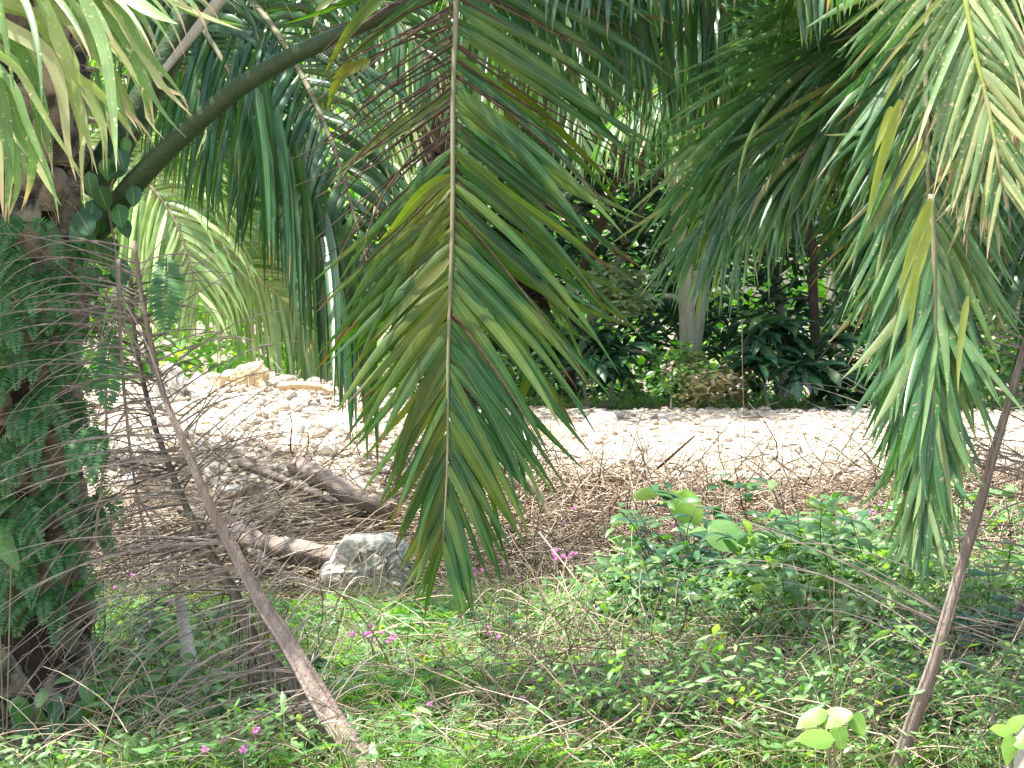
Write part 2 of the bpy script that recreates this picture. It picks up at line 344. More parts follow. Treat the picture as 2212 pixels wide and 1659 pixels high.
def rz(x, y):
    e = np.minimum((y - (19.0 + .35 * np.sin(x * 1.7) + .2 * np.sin(x * 4.1))) / .5, ((24.9 + .15 * np.sin(x * 2.3)) - y) / .4)
    return hgt(x, y) + np.where(e > 0, .03, -.06) * np.clip(np.abs(e), 0, 1) + (.02 + .02 * (x < -.4)) * wob2(x, y, 7) + .014 * wob2(x, y + 2, 19) + .008 * wob2(x + 1, y, 41)
tag(sheet(np.arange(-60, 60.1, .07)[(np.abs(np.arange(-60, 60.1, .07)) < 9)], np.arange(18.2, 25.8, .06), rz).build('gravel_road', M['road']), kind='structure')

# ------------------------------------------------------------------ stones
def ico(sub=2):
    t = (1 + 5 ** .5) / 2
    v = [(-1, t, 0), (1, t, 0), (-1, -t, 0), (1, -t, 0), (0, -1, t), (0, 1, t), (0, -1, -t), (0, 1, -t), (t, 0, -1), (t, 0, 1), (-t, 0, -1), (-t, 0, 1)]
    f = [(0, 11, 5), (0, 5, 1), (0, 1, 7), (0, 7, 10), (0, 10, 11), (1, 5, 9), (5, 11, 4), (11, 10, 2), (10, 7, 6), (7, 1, 8), (3, 9, 4), (3, 4, 2), (3, 2, 6), (3, 6, 8), (3, 8, 9), (4, 9, 5), (2, 4, 11), (6, 2, 10), (8, 6, 7), (9, 8, 1)]
    v = [np.array(p) / np.linalg.norm(p) for p in v]
    for _ in range(sub):
        c = {}; nf = []
        def mid(a, b):
            k = (min(a, b), max(a, b))
            if k not in c: p = v[a] + v[b]; v.append(p / np.linalg.norm(p)); c[k] = len(v) - 1
            return c[k]
        for a, b, d in f:
            x, y, z = mid(a, b), mid(b, d), mid(d, a); nf += [(a, x, z), (b, y, x), (d, z, y), (x, y, z)]
        f = nf
    return np.array(v), np.array(f)
ICO = {s: ico(s) for s in (0, 1, 2, 3, 4)}
def rock_shape(sub, size, cuts=9, rough=.05, r=None):
    r = r or rng
    v, f = ICO[sub]; v = v.copy() * 1.25
    for _ in range(cuts):
        n = nrm(r.normal(size=3)); d = r.uniform(.55, .95)
        dd = v @ n; v = v - np.clip(dd - d, 0, None)[:, None] * n
    ph = r.uniform(0, 6, 3)
    v = v * (1 + rough * (np.sin(v[:, :1] * 7 + ph[0]) * np.sin(v[:, 1:2] * 8 + ph[1]) + .6 * np.sin(v[:, 2:] * 15 + ph[2] + v[:, :1] * 9)))
    return v * np.asarray(size), f
def add_rocks(mb, pos, size, sub=1):
    for p, s in zip(pos, size):
        v, f = rock_shape(sub, s * rng.uniform(.6, 1.2, 3), cuts=6, rough=.03)
        mb.add(v + p, t=f)
    return mb
def inframe(x, y, z, mu=60):
    u, v = uv_of(np.stack([x, y, z], -1)); return (u > -mu) & (u < 2212 + mu) & (v < 1700)
N = 14000
y = 17.0 + 8.0 * rng.random(N) ** .9; x = (rng.random(N) * 2 - 1) * (y * .21)
size = .004 + .036 * rng.random(N) ** 6 + .05 * (x < -.5) * rng.random(N) ** 5
kp = (y > 18.3) | ((x < -.5) & (x > -3.4)); x, y, size = x[kp], y[kp], size[kp]; N = len(x)
proto_r = [rock_shape(0, (1, 1, .7), cuts=4, rough=0)[0] for _ in range(12)]
g = MB(); fidx = ICO[0][1]
for i in range(N):
    a = rng.uniform(0, 6.28); c, s = math.cos(a), math.sin(a)
    v = proto_r[i % 12] * size[i]; v = np.stack([v[:, 0] * c - v[:, 1] * s, v[:, 0] * s + v[:, 1] * c, v[:, 2]], -1)
    g.add(v + (x[i], y[i], max(rz(x[i], y[i]), hgt(x[i], y[i])) + size[i] * .3), t=fidx)
tag(g.build('gravel', M['gravel'], smooth=False), 'loose white limestone gravel strewn over the road and its bank', 'gravel', kind='stuff')

def stone(u, v, Y, w, hh, label, mat='rock_white', name='stone', sub=3, group=None, sink=.25, cat='stone', cuts=10, dz=0, depth=None):
    p = at(u, v, Y); k = Y / F
    sx, sz = w * k / 2, hh * k / 2; sy = depth or (sx + sz) / 2
    vv, f = rock_shape(sub, (sx / .95, sy, sz / .95), cuts=cuts)
    z0 = float(hgt(p[0], p[1])); c = np.array([p[0], p[1], z0]); vv = vv + (0, 0, sz * (1 - sink))
    o = MB().add(vv, t=f).build(name, M[mat], smooth=False if sub < 3 else True)
    o.location = c
    return tag(o, label, cat, group)
# large singled-out boulders of the mound
def boulder(pts, Y0, Y1, mat, label, u0, v0, bulge=.03, seed=1):
    """facetted block: front outline (display px) at Y0, back outline shrunk at Y1"""
    r = np.random.default_rng(seed)
    c2 = np.mean(pts, axis=0); rings = []
    pts = np.array(pts, float)
    # densify outline
    m = 4; P = []
    for i in range(len(pts)):
        a, b = pts[i], pts[(i + 1) % len(pts)]
        for j in range(m): P.append(a + (b - a) * j / m + r.normal(size=2) * 1.2)
    P = np.array(P)
    levels = [(Y0 - bulge, .5), (Y0 - bulge * .8, .86), (Y0 + .02, 1.0), ((Y0 + Y1) / 2, 1.0), (Y1, .85), (Y1 + bulge, .4)]  # front, waist, back
    V = []
    for Y, s in levels:
        q = c2 + (P - c2) * s
        V.append([at(a, b, Y) + r.normal(size=3) * .006 for a, b in q])
    V = np.array(V); K, n = V.shape[:2]
    i = np.arange(K - 1)[:, None] * n; j = np.arange(n)[None]; j2 = (j + 1) % n
    q = np.stack([i + j, i + j2, i + n + j2, i + n + j], -1).reshape(-1, 4)
    V = V.reshape(-1, 3); cc = [V[:n].mean(0), V[-n:].mean(0)]
    t = [(j_, K * n, (j_ + 1) % n) for j_ in range(n)] + [((K - 1) * n + j_, (K - 1) * n + (j_ + 1) % n, K * n + 1) for j_ in range(n)]
    V = np.vstack([V, cc])
    org = V.mean(0); org[2] = V[:, 2].min()
    o = MB().add(V, q, t=[(a, c, b) for a, b, c in t]).build('boulder', M[mat], origin=org)
    # flip winding handled by calc; subdivide + displace for surface relief
    ms = o.modifiers.new('sub', 'SUBSURF'); ms.subdivision_type = 'SIMPLE'; ms.levels = ms.render_levels = 3
    tx = bpy.data.textures.new('rockclouds', 'CLOUDS'); tx.noise_scale = .12; tx.noise_depth = 4
    md = o.modifiers.new('disp', 'DISPLACE'); md.texture = tx; md.strength = .075; md.mid_level = .5; md.texture_coords = 'LOCAL'
    return tag(o, label, 'boulder')
boulder([(742, 1158), (852, 1154), (880, 1180), (884, 1262), (862, 1305), (800, 1300), (712, 1290), (690, 1262), (702, 1228)], 16.75, 17.2, 'rock_grey', 'rough grey boulder resting in front of the fallen logs, under the hanging frond tips', 790, 1300, .06, 3)
boulder([(466, 812), (500, 798), (568, 780), (580, 808), (574, 846), (520, 852), (462, 850)], 22.3, 22.75, 'rock_tan', 'tan and orange banded boulder on top of the rubble mound', 520, 830, .05, 5)
boulder([(340, 798), (362, 786), (392, 796), (404, 830), (392, 862), (346, 862), (330, 834)], 22.0, 22.4, 'rock_white', 'pale upright boulder at the left end of the rubble mound, behind the dead frond', 370, 830, .05, 8)
stone(730, 968, 21.0, 118, 62, 'wide flat white slab of limestone lying above the split log', sub=3, sink=.5, cat='stone')
stone(785, 945, 20.6, 46, 42, 'small tan block beside the wide white slab', mat='rock_tan')
stone(1190, 945, 21.0, 90, 44, 'tan angular rock lying at the middle of the gravel road', mat='rock_tan')
stone(1120, 968, 20.6, 84, 40, 'white limestone lump left of the tan road rock')
stone(1300, 915, 22.5, 70, 40, 'broad white limestone lump behind the tan road rock')
stone(640, 1100, 18.3, 48, 32, 'white stone between the split log and the long log')
# rubble: countable stones
for i in range(150):
    if i < 115:
        u = rng.uniform(215, 880); Yd = rng.uniform(17.0, 24)
    else:
        u = rng.uniform(1000, 2000); Yd = rng.uniform(19.3, 24)
    px = (12 + 36 * rng.random() ** 2) * (.65 if i >= 115 else 1)
    pp = at(u, 900, Yd)
    zz = float(hgt(pp[0], pp[1])); uu, vv = uv_of(np.array([[pp[0], Yd, zz]]))
    where = 'rubble mound on the left' if i < 115 else 'gravel road in the middle distance'
    stone(u, float(vv[0]), Yd, px, px * rng.uniform(.5, .8), 'small white limestone rubble stone lying on the ' + where, sub=2, cuts=7, mat='rock_white' if rng.random() < .8 else 'rock_tan', group='rubble stones on the ' + where)

# ------------------------------------------------------------------ fronds
def frond(parent, ctrl, L=.85, wd=.042, r0=.03, r1=.004, t0=.3, n=60, ang=(62, 18), droop=.5, mat='frond_green', rmat='rachis_green',
          sides=(1, 1), up=None, lift=.15, nseg=7, skeletal=None, rib_w=.006, jit=.12, wob=.12, name='frond', label=None, lprof=None, rib_mat='brown_rib', K=26, thin=None, wrand=.45, apow=1.1):
    """ctrl: list of (u,v,Y) or 3D arrays. rachis mesh is the part, leaflets its sub-part.
       sides: relative length left/right; skeletal(t, side)->probability that the leaflet is a bare rib"""
    c = np.array([at(*p) if not isinstance(p, np.ndarray) else p for p in ctrl])
    pts, ln = curve(c, K)
    s = np.linspace(0, 1, K); rad = r0 * (1 - s) ** .8 + r1
    org = np.array(parent.location) if parent is not None else c[0]
    m = MB(); tubes(m, pts, rad[None], 8)
    # spines / ridge: a second thinner tube rides the upper side
    m.v = [a - org for a in m.v]
    ro = m.build(name, M[rmat], parent)
    if parent is None: ro.location = org
    if label: ro['label'] = label
    tt = np.linspace(t0, .995, n); P = np.stack([np.interp(tt, s, pts[:, i]) for i in range(3)], -1)
    T = np.gradient(pts, axis=0); T = nrm(T); T = nrm(np.stack([np.interp(tt, s, T[:, i]) for i in range(3)], -1))
    if up is None:
        view = nrm(P - CAM)            # default: blade plane turned to the open side, as a hanging frond
        nv = -view
    else: nv = np.broadcast_to(nrm(np.array(up, float)), P.shape)
    S = nrm(np.cross(nv, T))           # to one side
    q = (tt - t0) / (1 - t0)
    prof = lprof(q) if lprof else np.clip(np.minimum(.55 + q * 1.6, 1) * (1 - .55 * np.clip((q - .55) / .45, 0, 1) ** 1.5), .1, 1)
    lv = MB(); rb = MB(); lv2 = MB()
    for sd_, sl in ((-1, sides[0]), (1, sides[1])):
        if sl <= 0: continue
        a = R(ang[0]) + (R(ang[1]) - R(ang[0])) * q ** apow + rng.normal(size=n) * jit
        D = np.cos(a)[:, None] * T + np.sin(a)[:, None] * S * sd_ + nv * (lift + rng.normal(size=(n, 1)) * jit)
        Wd = np.cross(D, nv) + nv * rng.normal(size=(n, 1)) * wrand
        Ls = L * sl * prof * rng.uniform(.85, 1.1, n); ws = wd * rng.uniform(.75, 1.2, n) * np.clip(.55 + prof * .5, 0, 1)
        sk = np.array([rng.random() < skeletal(qq, sd_) for qq in q]) if skeletal else np.zeros(n, bool)
        keep = np.ones(n, bool) if thin is None else rng.random(n) > thin
        Pj = P + T * rng.normal(size=(n, 1)) * .01
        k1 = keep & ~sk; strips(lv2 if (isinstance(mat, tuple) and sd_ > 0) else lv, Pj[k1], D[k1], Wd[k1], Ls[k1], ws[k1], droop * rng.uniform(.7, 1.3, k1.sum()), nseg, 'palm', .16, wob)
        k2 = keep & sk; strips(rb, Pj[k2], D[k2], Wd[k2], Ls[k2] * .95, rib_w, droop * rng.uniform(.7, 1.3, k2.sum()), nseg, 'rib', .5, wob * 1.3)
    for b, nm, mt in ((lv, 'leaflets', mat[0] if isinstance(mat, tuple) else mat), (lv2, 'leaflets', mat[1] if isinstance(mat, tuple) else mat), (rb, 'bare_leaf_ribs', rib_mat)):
        if b.n:
            b.v = [a - org for a in b.v]
            if parent is None and False: pass
            o = b.build(nm, M[mt], ro)
    return ro

def petiole(parent, ctrl, r0, r1, mat, flat=.65, spines=True, K=24, name='petiole', label=None):
    c = np.array([at(*p) for p in ctrl]); pts, ln = curve(c, K)
    org = np.array(parent.location); s = np.linspace(0, 1, K)
    m = MB(); tubes(m, pts, (r0 + (r1 - r0) * s)[None], 10)
    T = nrm(np.gradient(pts, axis=0))
    m.v = [a - org for a in m.v]
    if spines:
        n = 130; k = rng.random(n) * .75; P = np.stack([np.interp(k, s, pts[:, i]) for i in range(3)], -1); Tt = np.stack([np.interp(k, s, T[:, i]) for i in range(3)], -1)
        view = nrm(P - CAM); S = nrm(np.cross(view, Tt)) * np.where(rng.random(n) < .7, 1, -1)[:, None]
        rr = (r0 + (r1 - r0) * k)[:, None]
        strips(m, P + S * rr * .9 - org, S + Tt * .5, view, rng.uniform(.025, .06, n), .006, 0, 2, 'rib', .4)
    o = m.build(name, M[mat], parent)
    if label: o['label'] = label
    return o

# ------------------------------------------------------------------ left oil palm with its trunk
def palm_trunk(parent, cx, cy, z0, z1, rad, mat='boss', dens=.88):
    org = np.array(parent.location)
    core = MB(); zz = np.linspace(z0 - .2, z1, 30)
    tubes(core, np.stack([np.full(30, cx), np.full(30, cy), zz], -1), (rad * .86 + .02 * np.sin(zz * 5))[None], 20)
    core.v = [a - org for a in core.v]
    tr = core.build('trunk', M['fibre'], parent)
    b = MB(); i = 0; z = z0 - .1
    gy, gx = 9, 7
    while z < z1 - .1:
        a = i * R(137.5); w = rad * rng.uniform(.75, 1.05); h = rng.uniform(.22, .34); th = rng.uniform(.02, .10); skw = rng.normal() * .12
        uu = np.linspace(-1, 1, gx)[None, :]; vv = np.linspace(0, 1, gy)[:, None]
        ww = w * (1 - .45 * vv ** 1.3) * .5
        X = uu * ww + skw * vv * w; Zl = vv * h + 0 * uu - .04 * uu ** 2 * vv
        Yo = rad * .80 + (th + .05 * vv + .03 * vv ** 2) * (1 - np.abs(uu) ** 3.2) ** .6 * np.sin(np.pi * np.clip(vv * .93 + .07, 0, 1)) ** .25
        Yo = np.where((vv >= .999) , rad * .82, Yo) + rng.normal(size=(gy, gx)) * .009
        aa = a + X / (rad * 1.0)
        V = np.stack([cx + np.cos(aa) * Yo, cy + np.sin(aa) * Yo, z + Zl], -1)
        idx = np.arange(gy - 1)[:, None] * gx + np.arange(gx - 1)[None]
        q = np.stack([idx, idx + 1, idx + gx + 1, idx + gx], -1).reshape(-1, 4)
        b.add(V - org, q) if rng.random() < dens else None; z += .0265; i += 1
    b.build('leaf_bases', M[mat], tr)
    # shaggy fibres in the seams
    n = 2600; a = rng.uniform(0, 6.28, n); zz = rng.uniform(z0, z1, n)
    P = np.stack([cx + np.cos(a) * rad * .9, cy + np.sin(a) * rad * .9, zz], -1) - org
    D = np.stack([np.cos(a) * .6, np.sin(a) * .6, rng.normal(size=n) * .8], -1)
    strips(MB(), P, D, (0, 0, 1), rng.uniform(.06, .2, n), .006, .8, 3, 'rib', .3, .3).build('trunk_fibres', M['twig'], tr)
    return tr
TX, TY = float(at(18, 1400, 12)[0]), 12.0
palmA = empty('oil_palm', (TX, TY, 0), 'oil palm with thick ferny trunk at the left edge and one long frond hanging centrally', 'palm tree')
palm_trunk(palmA, TX, TY, -.35, 3.3, .36)
def crown_up(parent, c, n, L, mat, phase=0, lo=.2, hi=1.0, skip=(), y=None, nleaf=70, away=0):
    """fronds of the crown that stand above the frame and shade what is below"""
    for i in range(n):
        a = phase + i * 2 * math.pi / n + rng.normal() * .15
        if i in skip: continue
        d = np.array([math.cos(a), math.sin(a), 0])
        if d[0] * away < -.15: continue
        e = rng.uniform(lo, hi)
        pts = [c, c + d * L * .3 + (0, 0, L * .3 * e + .2), c + d * L * .65 + (0, 0, L * .32 * e + .25), c + d * L * .95 + (0, 0, L * (.15 * e))]
        frond(parent, [np.array(p) for p in pts], L=.85, wd=.045, t0=.25, n=nleaf, droop=.5, mat=mat, up=(0, 0, 1), nseg=4)
cA = np.array([TX, TY, 3.35])
# the big hanging frond in the middle
def skel_c(q, s):      # which leaflets have lost their blade
    if s < 0: return .93 if .12 < q < .56 else (.3 if q <= .12 else .16 if q < .7 else .05)
    return .22 if q < .6 else .06
fc = frond(palmA, [cA, (420, -330, 11.6), (760, -400, 11.0), (950, -270, 10.7), (984, -60, 10.55), (979, 200, 10.5), (977, 480, 10.45), (968, 760, 10.4), (966, 1000, 10.38), (956, 1185, 10.36)],
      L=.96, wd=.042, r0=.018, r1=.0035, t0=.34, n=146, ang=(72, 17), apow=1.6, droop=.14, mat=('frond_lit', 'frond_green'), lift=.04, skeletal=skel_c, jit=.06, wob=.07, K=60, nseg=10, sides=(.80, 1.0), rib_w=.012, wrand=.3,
      lprof=lambda q: np.clip(np.minimum(.75 + q, 1) * (1 - .62 * np.clip((q - .58) / .42, 0, 1) ** 1.5), .1, 1),
      label='long green frond hanging straight down in the middle, browned leaflets on its upper left')
go = np.array(palmA.location)
for yl_ in [[(800, 130), (735, 165), (705, 240)], [(840, -20), (760, 60), (700, 160)], [(780, -30), (700, 10), (675, 60)],
   [(975, 210), (860, 280), (760, 350), (712, 400)], [(972, 380), (910, 420), (850, 490), (820, 520)], [(972, 440), (900, 500), (800, 600), (735, 685)], [(970, 520), (900, 600), (810, 690), (758, 770)], [(970, 560), (890, 640), (800, 740)]]:
    ribbons(MB(), [yl_], 10.45, .055, go).build('yellow_leaflet', M['frond_olive'], fc)
lf = MB()
ribbons(lf, [[(1075, 160), (1170, 240), (1260, 330), (1345, 420)], [(1000, 240), (1130, 330), (1240, 400), (1340, 445)], [(990, 330), (1100, 420), (1230, 510), (1330, 590)], [(985, 400), (1100, 500), (1240, 580), (1385, 650)],
   [(980, 450), (1080, 560), (1220, 650), (1380, 710)], [(1095, 330), (1115, 440), (1165, 560), (1205, 690), (1280, 740)], [(1090, 200), (1150, 420), (1180, 560), (1225, 700), (1270, 800)], [(1060, 760), (1050, 850), (1040, 960)], [(1100, 620), (1140, 800), (1110, 900), (1085, 1060)], [(1000, 640), (1090, 740), (1180, 830), (1250, 940)]], 10.55, .05, go)
lf.build('side_leaflets', M['frond_olive'], fc)
# big dark petiole crossing the upper left
pA = petiole(palmA, [(150, 560, 12.0), (225, 480, 11.75), (300, 385, 11.6), (420, 268, 11.4), (560, 160, 11.2), (740, 72, 11.0), (960, -20, 10.9)], .062, .03, 'petiole_dark', label='thick dark green petiole arching up from the trunk')
frond(palmA, [(960, -20, 10.9), (1150, -90, 10.8), (1330, -110, 10.9), (1500, -40, 11.0), (1600, 60, 11.1)], L=.75, wd=.035, r0=.028, t0=.05, n=60, ang=(70, 40), droop=1.3, mat='frond_dark', name='frond')
petiole(palmA, [(190, 420, 12.1), (260, 300, 12.1), (350, 150, 12.1), (460, -60, 12.1)], .085, .06, 'petiole_dark', label='very thick dark petiole rising behind the bright frond')
petiole(palmA, [(335, 175, 11.7), (400, 95, 11.7), (490, -20, 11.7)], .016, .03, 'bark_pale', spines=False, label='bare pale grey dead petiole in the upper left')
petiole(palmA, [(60, 420, 11.7), (110, 200, 11.5), (130, -20, 11.3)], .06, .05, 'boss', label='scarred tan petiole rising up the trunk')
# bright near fronds, upper left
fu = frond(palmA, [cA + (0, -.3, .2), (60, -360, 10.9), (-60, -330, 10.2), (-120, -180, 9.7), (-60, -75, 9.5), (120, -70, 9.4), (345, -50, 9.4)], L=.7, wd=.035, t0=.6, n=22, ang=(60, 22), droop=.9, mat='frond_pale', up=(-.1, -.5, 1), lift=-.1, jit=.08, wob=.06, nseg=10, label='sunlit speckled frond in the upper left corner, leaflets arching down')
UL = [[(-160, -30), (50, 40), (200, 80), (290, 180), (360, 330), (440, 500), (500, 760), (505, 1000), (500, 1240)], [(-160, 40), (0, 150), (150, 230), (290, 330), (380, 560), (420, 900), (470, 1120)],
 [(-160, 180), (0, 330), (120, 430), (230, 620), (330, 800), (430, 960), (510, 1120)], [(-160, 260), (0, 440), (90, 560), (160, 760), (250, 960), (330, 1180), (365, 1380)], [(-120, 330), (0, 560), (40, 760), (60, 1000), (45, 1200), (30, 1370)],
 [(-100, 400), (0, 620), (-10, 900), (20, 1340)], [(-60, 420), (60, 600), (130, 820), (200, 950), (180, 1150), (130, 1300)], [(120, -160), (260, 0), (420, 120), (560, 300), (700, 480), (800, 700), (900, 800), (960, 920)],
 [(280, -180), (420, 0), (560, 150), (720, 330), (840, 530), (930, 720), (990, 900)], [(440, -150), (560, 0), (700, 150), (800, 300), (890, 480), (970, 640), (1060, 760), (1150, 850)], [(600, -140), (700, 0), (800, 200), (900, 360), (1000, 520), (1090, 620), (1190, 720)],
 [(620, -140), (760, 60), (900, 300), (1040, 470), (1160, 630)], [(180, -160), (250, -30), (380, 250), (440, 420), (540, 560), (640, 760), (660, 1050)], [(300, 100), (450, 440), (560, 520), (680, 640), (770, 760), (850, 880)],
 [(480, -100), (640, 280), (700, 700), (720, 1060)], [(700, -120), (820, 0), (960, 90), (1100, 150)], [(900, -120), (1000, -20), (1250, 100), (1500, 190)], [(750, -100), (850, 20), (980, 130), (1070, 210)], [(220, -160), (300, -20), (370, 200), (430, 380), (500, 640), (560, 900), (570, 1060)],
 [(-60, 700), (120, 860), (240, 1040), (300, 1150), (380, 1270)], [(-160, 120), (60, 240), (180, 420), (260, 640), (300, 900), (330, 1100)], [(340, -150), (480, 60), (600, 260), (700, 500), (770, 720), (850, 900)], [(520, -140), (620, 60), (760, 260), (850, 430), (900, 620), (940, 780)], [(60, -160), (160, 30), (300, 230), (400, 480), (470, 700), (520, 950)],
 [(-140, 80), (30, 200), (130, 330), (200, 520), (230, 760), (260, 960)], [(-120, 500), (-40, 700), (60, 900), (110, 1130), (60, 1330)], [(400, -150), (520, 90), (640, 330), (760, 560), (850, 760), (900, 860)]]
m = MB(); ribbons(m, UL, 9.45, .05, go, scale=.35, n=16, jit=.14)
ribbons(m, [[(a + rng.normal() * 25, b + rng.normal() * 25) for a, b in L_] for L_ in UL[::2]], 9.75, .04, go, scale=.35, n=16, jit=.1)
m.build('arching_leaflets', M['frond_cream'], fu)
crown_up(palmA, cA, 15, 2.2, 'frond_green', phase=.2, away=-1)
for dx, dy, h in ((2.2, -1.1, 1.1), (2.5, -1.9, 1.3), (1.9, -1.5, .95)):      # unseen crown fronds added above the frame to shade the hanging one
    frond(palmA, [cA, cA + np.array([dx * .3, dy * .35, h * .8]), cA + np.array([dx * .65, dy * .7, h]), cA + np.array([dx, dy, h * .82])], L=.7, wd=.05, t0=.25, n=70, droop=.5, mat='frond_green', up=(0, 0, 1), nseg=4)

# ------------------------------------------------------------------ right oil palm, trunk out of the frame
cB = at(2620, -420, 11.5)
palmB = empty('oil_palm', (cB[0], cB[1], 0), 'oil palm whose drooping sunlit and dark fronds fill the upper right', 'palm tree')
palm_trunk(palmB, cB[0], cB[1], 0, cB[2], .36)
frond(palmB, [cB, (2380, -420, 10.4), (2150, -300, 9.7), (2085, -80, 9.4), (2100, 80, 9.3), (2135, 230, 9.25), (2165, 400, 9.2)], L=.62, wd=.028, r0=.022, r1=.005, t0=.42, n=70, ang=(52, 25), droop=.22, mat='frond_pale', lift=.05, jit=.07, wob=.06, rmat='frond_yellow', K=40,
      label='sunlit speckled frond in the upper right corner')
frond(palmB, [cB, (2360, -400, 10.8), (2110, -260, 10.3), (2010, 0, 10.1), (2004, 300, 10.0), (2010, 560, 9.95), (2008, 820, 9.9), (2000, 1020, 9.88), (1995, 1120, 9.86)],
      L=.66, wd=.042, r0=.018, r1=.004, t0=.4, n=120, ang=(42, 12), droop=.3, mat='frond_soft', lift=.06, jit=.1, wob=.08, K=50, nseg=8, label='long spotted frond hanging down on the right')
frond(palmB, [(2012, 420, 9.7), (2020, 640, 9.66), (2014, 860, 9.64), (2004, 1010, 9.62)], L=.5, wd=.045, r0=.01, r1=.003, t0=.02, n=30, ang=(20, 6), droop=.3, mat='frond_soft', sides=(1, 0), lift=.02, jit=.1, nseg=8, name='frond')
# thin yellowish tuft of drooping leaflets at the end of a sweeping frond
frond(palmB, [(1700, 330, 11.6), (1620, 400, 11.6), (1560, 450, 11.6)], L=.55, wd=.012, r0=.006, t0=.3, n=34, ang=(35, 5), droop=2.2, mat='frond_lit', lift=-.1, jit=.2, nseg=8)
# handful of broad yellow leaflets
yl = MB(); org = np.array(palmB.location)
for (u, v, u2, v2, w) in [(1945, 215, 1858, 480, .045), (1990, 300, 1925, 420, .03), (2000, 330, 1945, 440, .03), (2012, 430, 1925, 640, .05), (2005, 480, 1962, 680, .05), (1990, 500, 1955, 800, .03), (1925, 230, 1885, 340, .03), (2090, 640, 2050, 850, .03), (1960, 120, 1900, 230, .03)]:
    a = at(u, v, 9.6); b = at(u2, v2, 9.55); d = b - a; L_ = np.linalg.norm(d)
    yo = strips(MB(), a - org, d, (1, .3, .2), L_, w, .05, 9, 'palm', .1, .05).build('yellow_leaflet', M['frond_yellow'], palmB); yo['label'] = 'broad yellow leaflet with a dry brown tip'
def rfr(ctrl, **k): 
    kk = dict(L=.8, wd=.036, t0=.3, n=64, ang=(60, 20), droop=.6, mat='frond_dark', jit=.12, wob=.1, nseg=7); kk.update(k)
    return frond(palmB, [cB] + ctrl, **kk)
rfr([(2300, -380, 11.4), (2030, -120, 11.2), (1800, 110, 11.0), (1640, 300, 10.9), (1545, 480, 10.85)], ang=(38, 12), droop=.45, mat='frond_soft', L=1.0, n=100, wd=.034, wrand=.3, label='frond sweeping down to the left across the upper right')
rfr([(2300, -340, 11.1), (2080, -60, 10.9), (1900, 160, 10.8), (1770, 290, 10.75), (1680, 420, 10.7)], ang=(42, 14), droop=.6, mat='frond_mid', L=.8, n=100, wd=.032, wrand=.3)
rfr([(2300, -300, 11.6), (2080, 0, 11.4), (1970, 260, 11.2), (1910, 440, 11.1), (1870, 590, 11.1)], ang=(40, 12), droop=.35, n=100, wd=.034, wrand=.3, L=.72)
rfr([(2300, -300, 10.9), (2120, 0, 10.6), (2040, 300, 10.4), (2000, 560, 10.3), (1975, 900, 10.25)], ang=(44, 16), droop=.25, n=90, wd=.045, wrand=.3, L=.7)
HG = dict(up=(0, -.25, 1), lift=-.1, ang=(80, 55), n=110, wd=.036, wrand=.3, jit=.16)
rfr([(2300, -420, 11.9), (2000, -330, 11.8), (1750, -230, 11.7), (1560, -60, 11.6), (1440, 130, 11.5)], droop=2.2, **HG)
rfr([(2350, -400, 12.2), (2050, -280, 12.1), (1850, -120, 12.0), (1740, 80, 12.0), (1700, 260, 12.0)], droop=2.0, **HG)
rfr([(2300, -380, 10.9), (2100, -330, 10.7), (1900, -240, 10.5), (1780, -110, 10.5), (1720, -10, 10.5)], droop=2.4, L=.6, mat='frond_mid', **HG)
rfr([(2300, -500, 11.0), (1900, -380, 10.7), (1600, -230, 10.6), (1400, -120, 10.6), (1200, -40, 10.6)], droop=2.4, L=.62, **HG)
rfr([(2300, -450, 12.6), (2000, -200, 12.6), (1700, -60, 12.6), (1400, -20, 12.6), (1150, 60, 12.6)], droop=2.2, L=.95, mat='frond_mid', **HG)
rfr([(2300, -450, 13.0), (2000, -100, 13.2), (1800, 30, 13.4), (1560, 120, 13.4), (1330, 260, 13.4)], droop=2.0, L=1.0, mat='frond_soft', **HG)
rfr([(2300, -350, 12.8), (2100, -100, 12.8), (1950, 60, 12.8), (1830, 230, 12.8), (1760, 430, 12.8)], droop=1.6, L=1.0, mat='frond_mid', **HG)
cf_ = rfr([(2300, -480, 12.4), (2000, -260, 12.3), (1700, -140, 12.2), (1350, -110, 12.0), (1000, -60, 11.8)], droop=2.2, L=.8, mat='frond_mid', label='frond running along the top of the picture with long leaflets hanging straight down', **HG)
for mt_, nn_, Y_ in (('frond_dark', 150, 12.2), ('frond_mid', 110, 12.9), ('frond_soft', 90, 11.9)):
    ls_ = []
    for _ in range(nn_):
        u_ = rng.uniform(1000, 1960); v_ = rng.uniform(-170, 40) + 60 * (u_ > 1500); ln_ = rng.uniform(170, 340); dx_ = rng.normal() * 22 - 18
        ls_.append([(u_ + rng.normal() * 14, v_), (u_ + dx_ * .3, v_ + ln_ * .35), (u_ + dx_ * .75, v_ + ln_ * .7), (u_ + dx_, v_ + ln_)])
    ribbons(MB(), ls_, Y_, .036, np.array(palmB.location), jit=.4, tilt=.6).build('hanging_leaflets', M[mt_], cf_)
rfr([(2380, -420, 10.2), (2250, -350, 9.9), (2120, -260, 9.8), (1960, -150, 9.8), (1830, -70, 9.8)], droop=2.4, L=.55, mat='frond_bright', up=(0, -.25, 1), lift=-.1, ang=(80, 55), n=50, wd=.04, wrand=.3)
rfr([(2400, -300, 10.9), (2260, -60, 10.7), (2230, 200, 10.6), (2240, 500, 10.5), (2250, 720, 10.5)], droop=.3, ang=(45, 15), mat='frond_mid', L=.6, n=90, wd=.045)
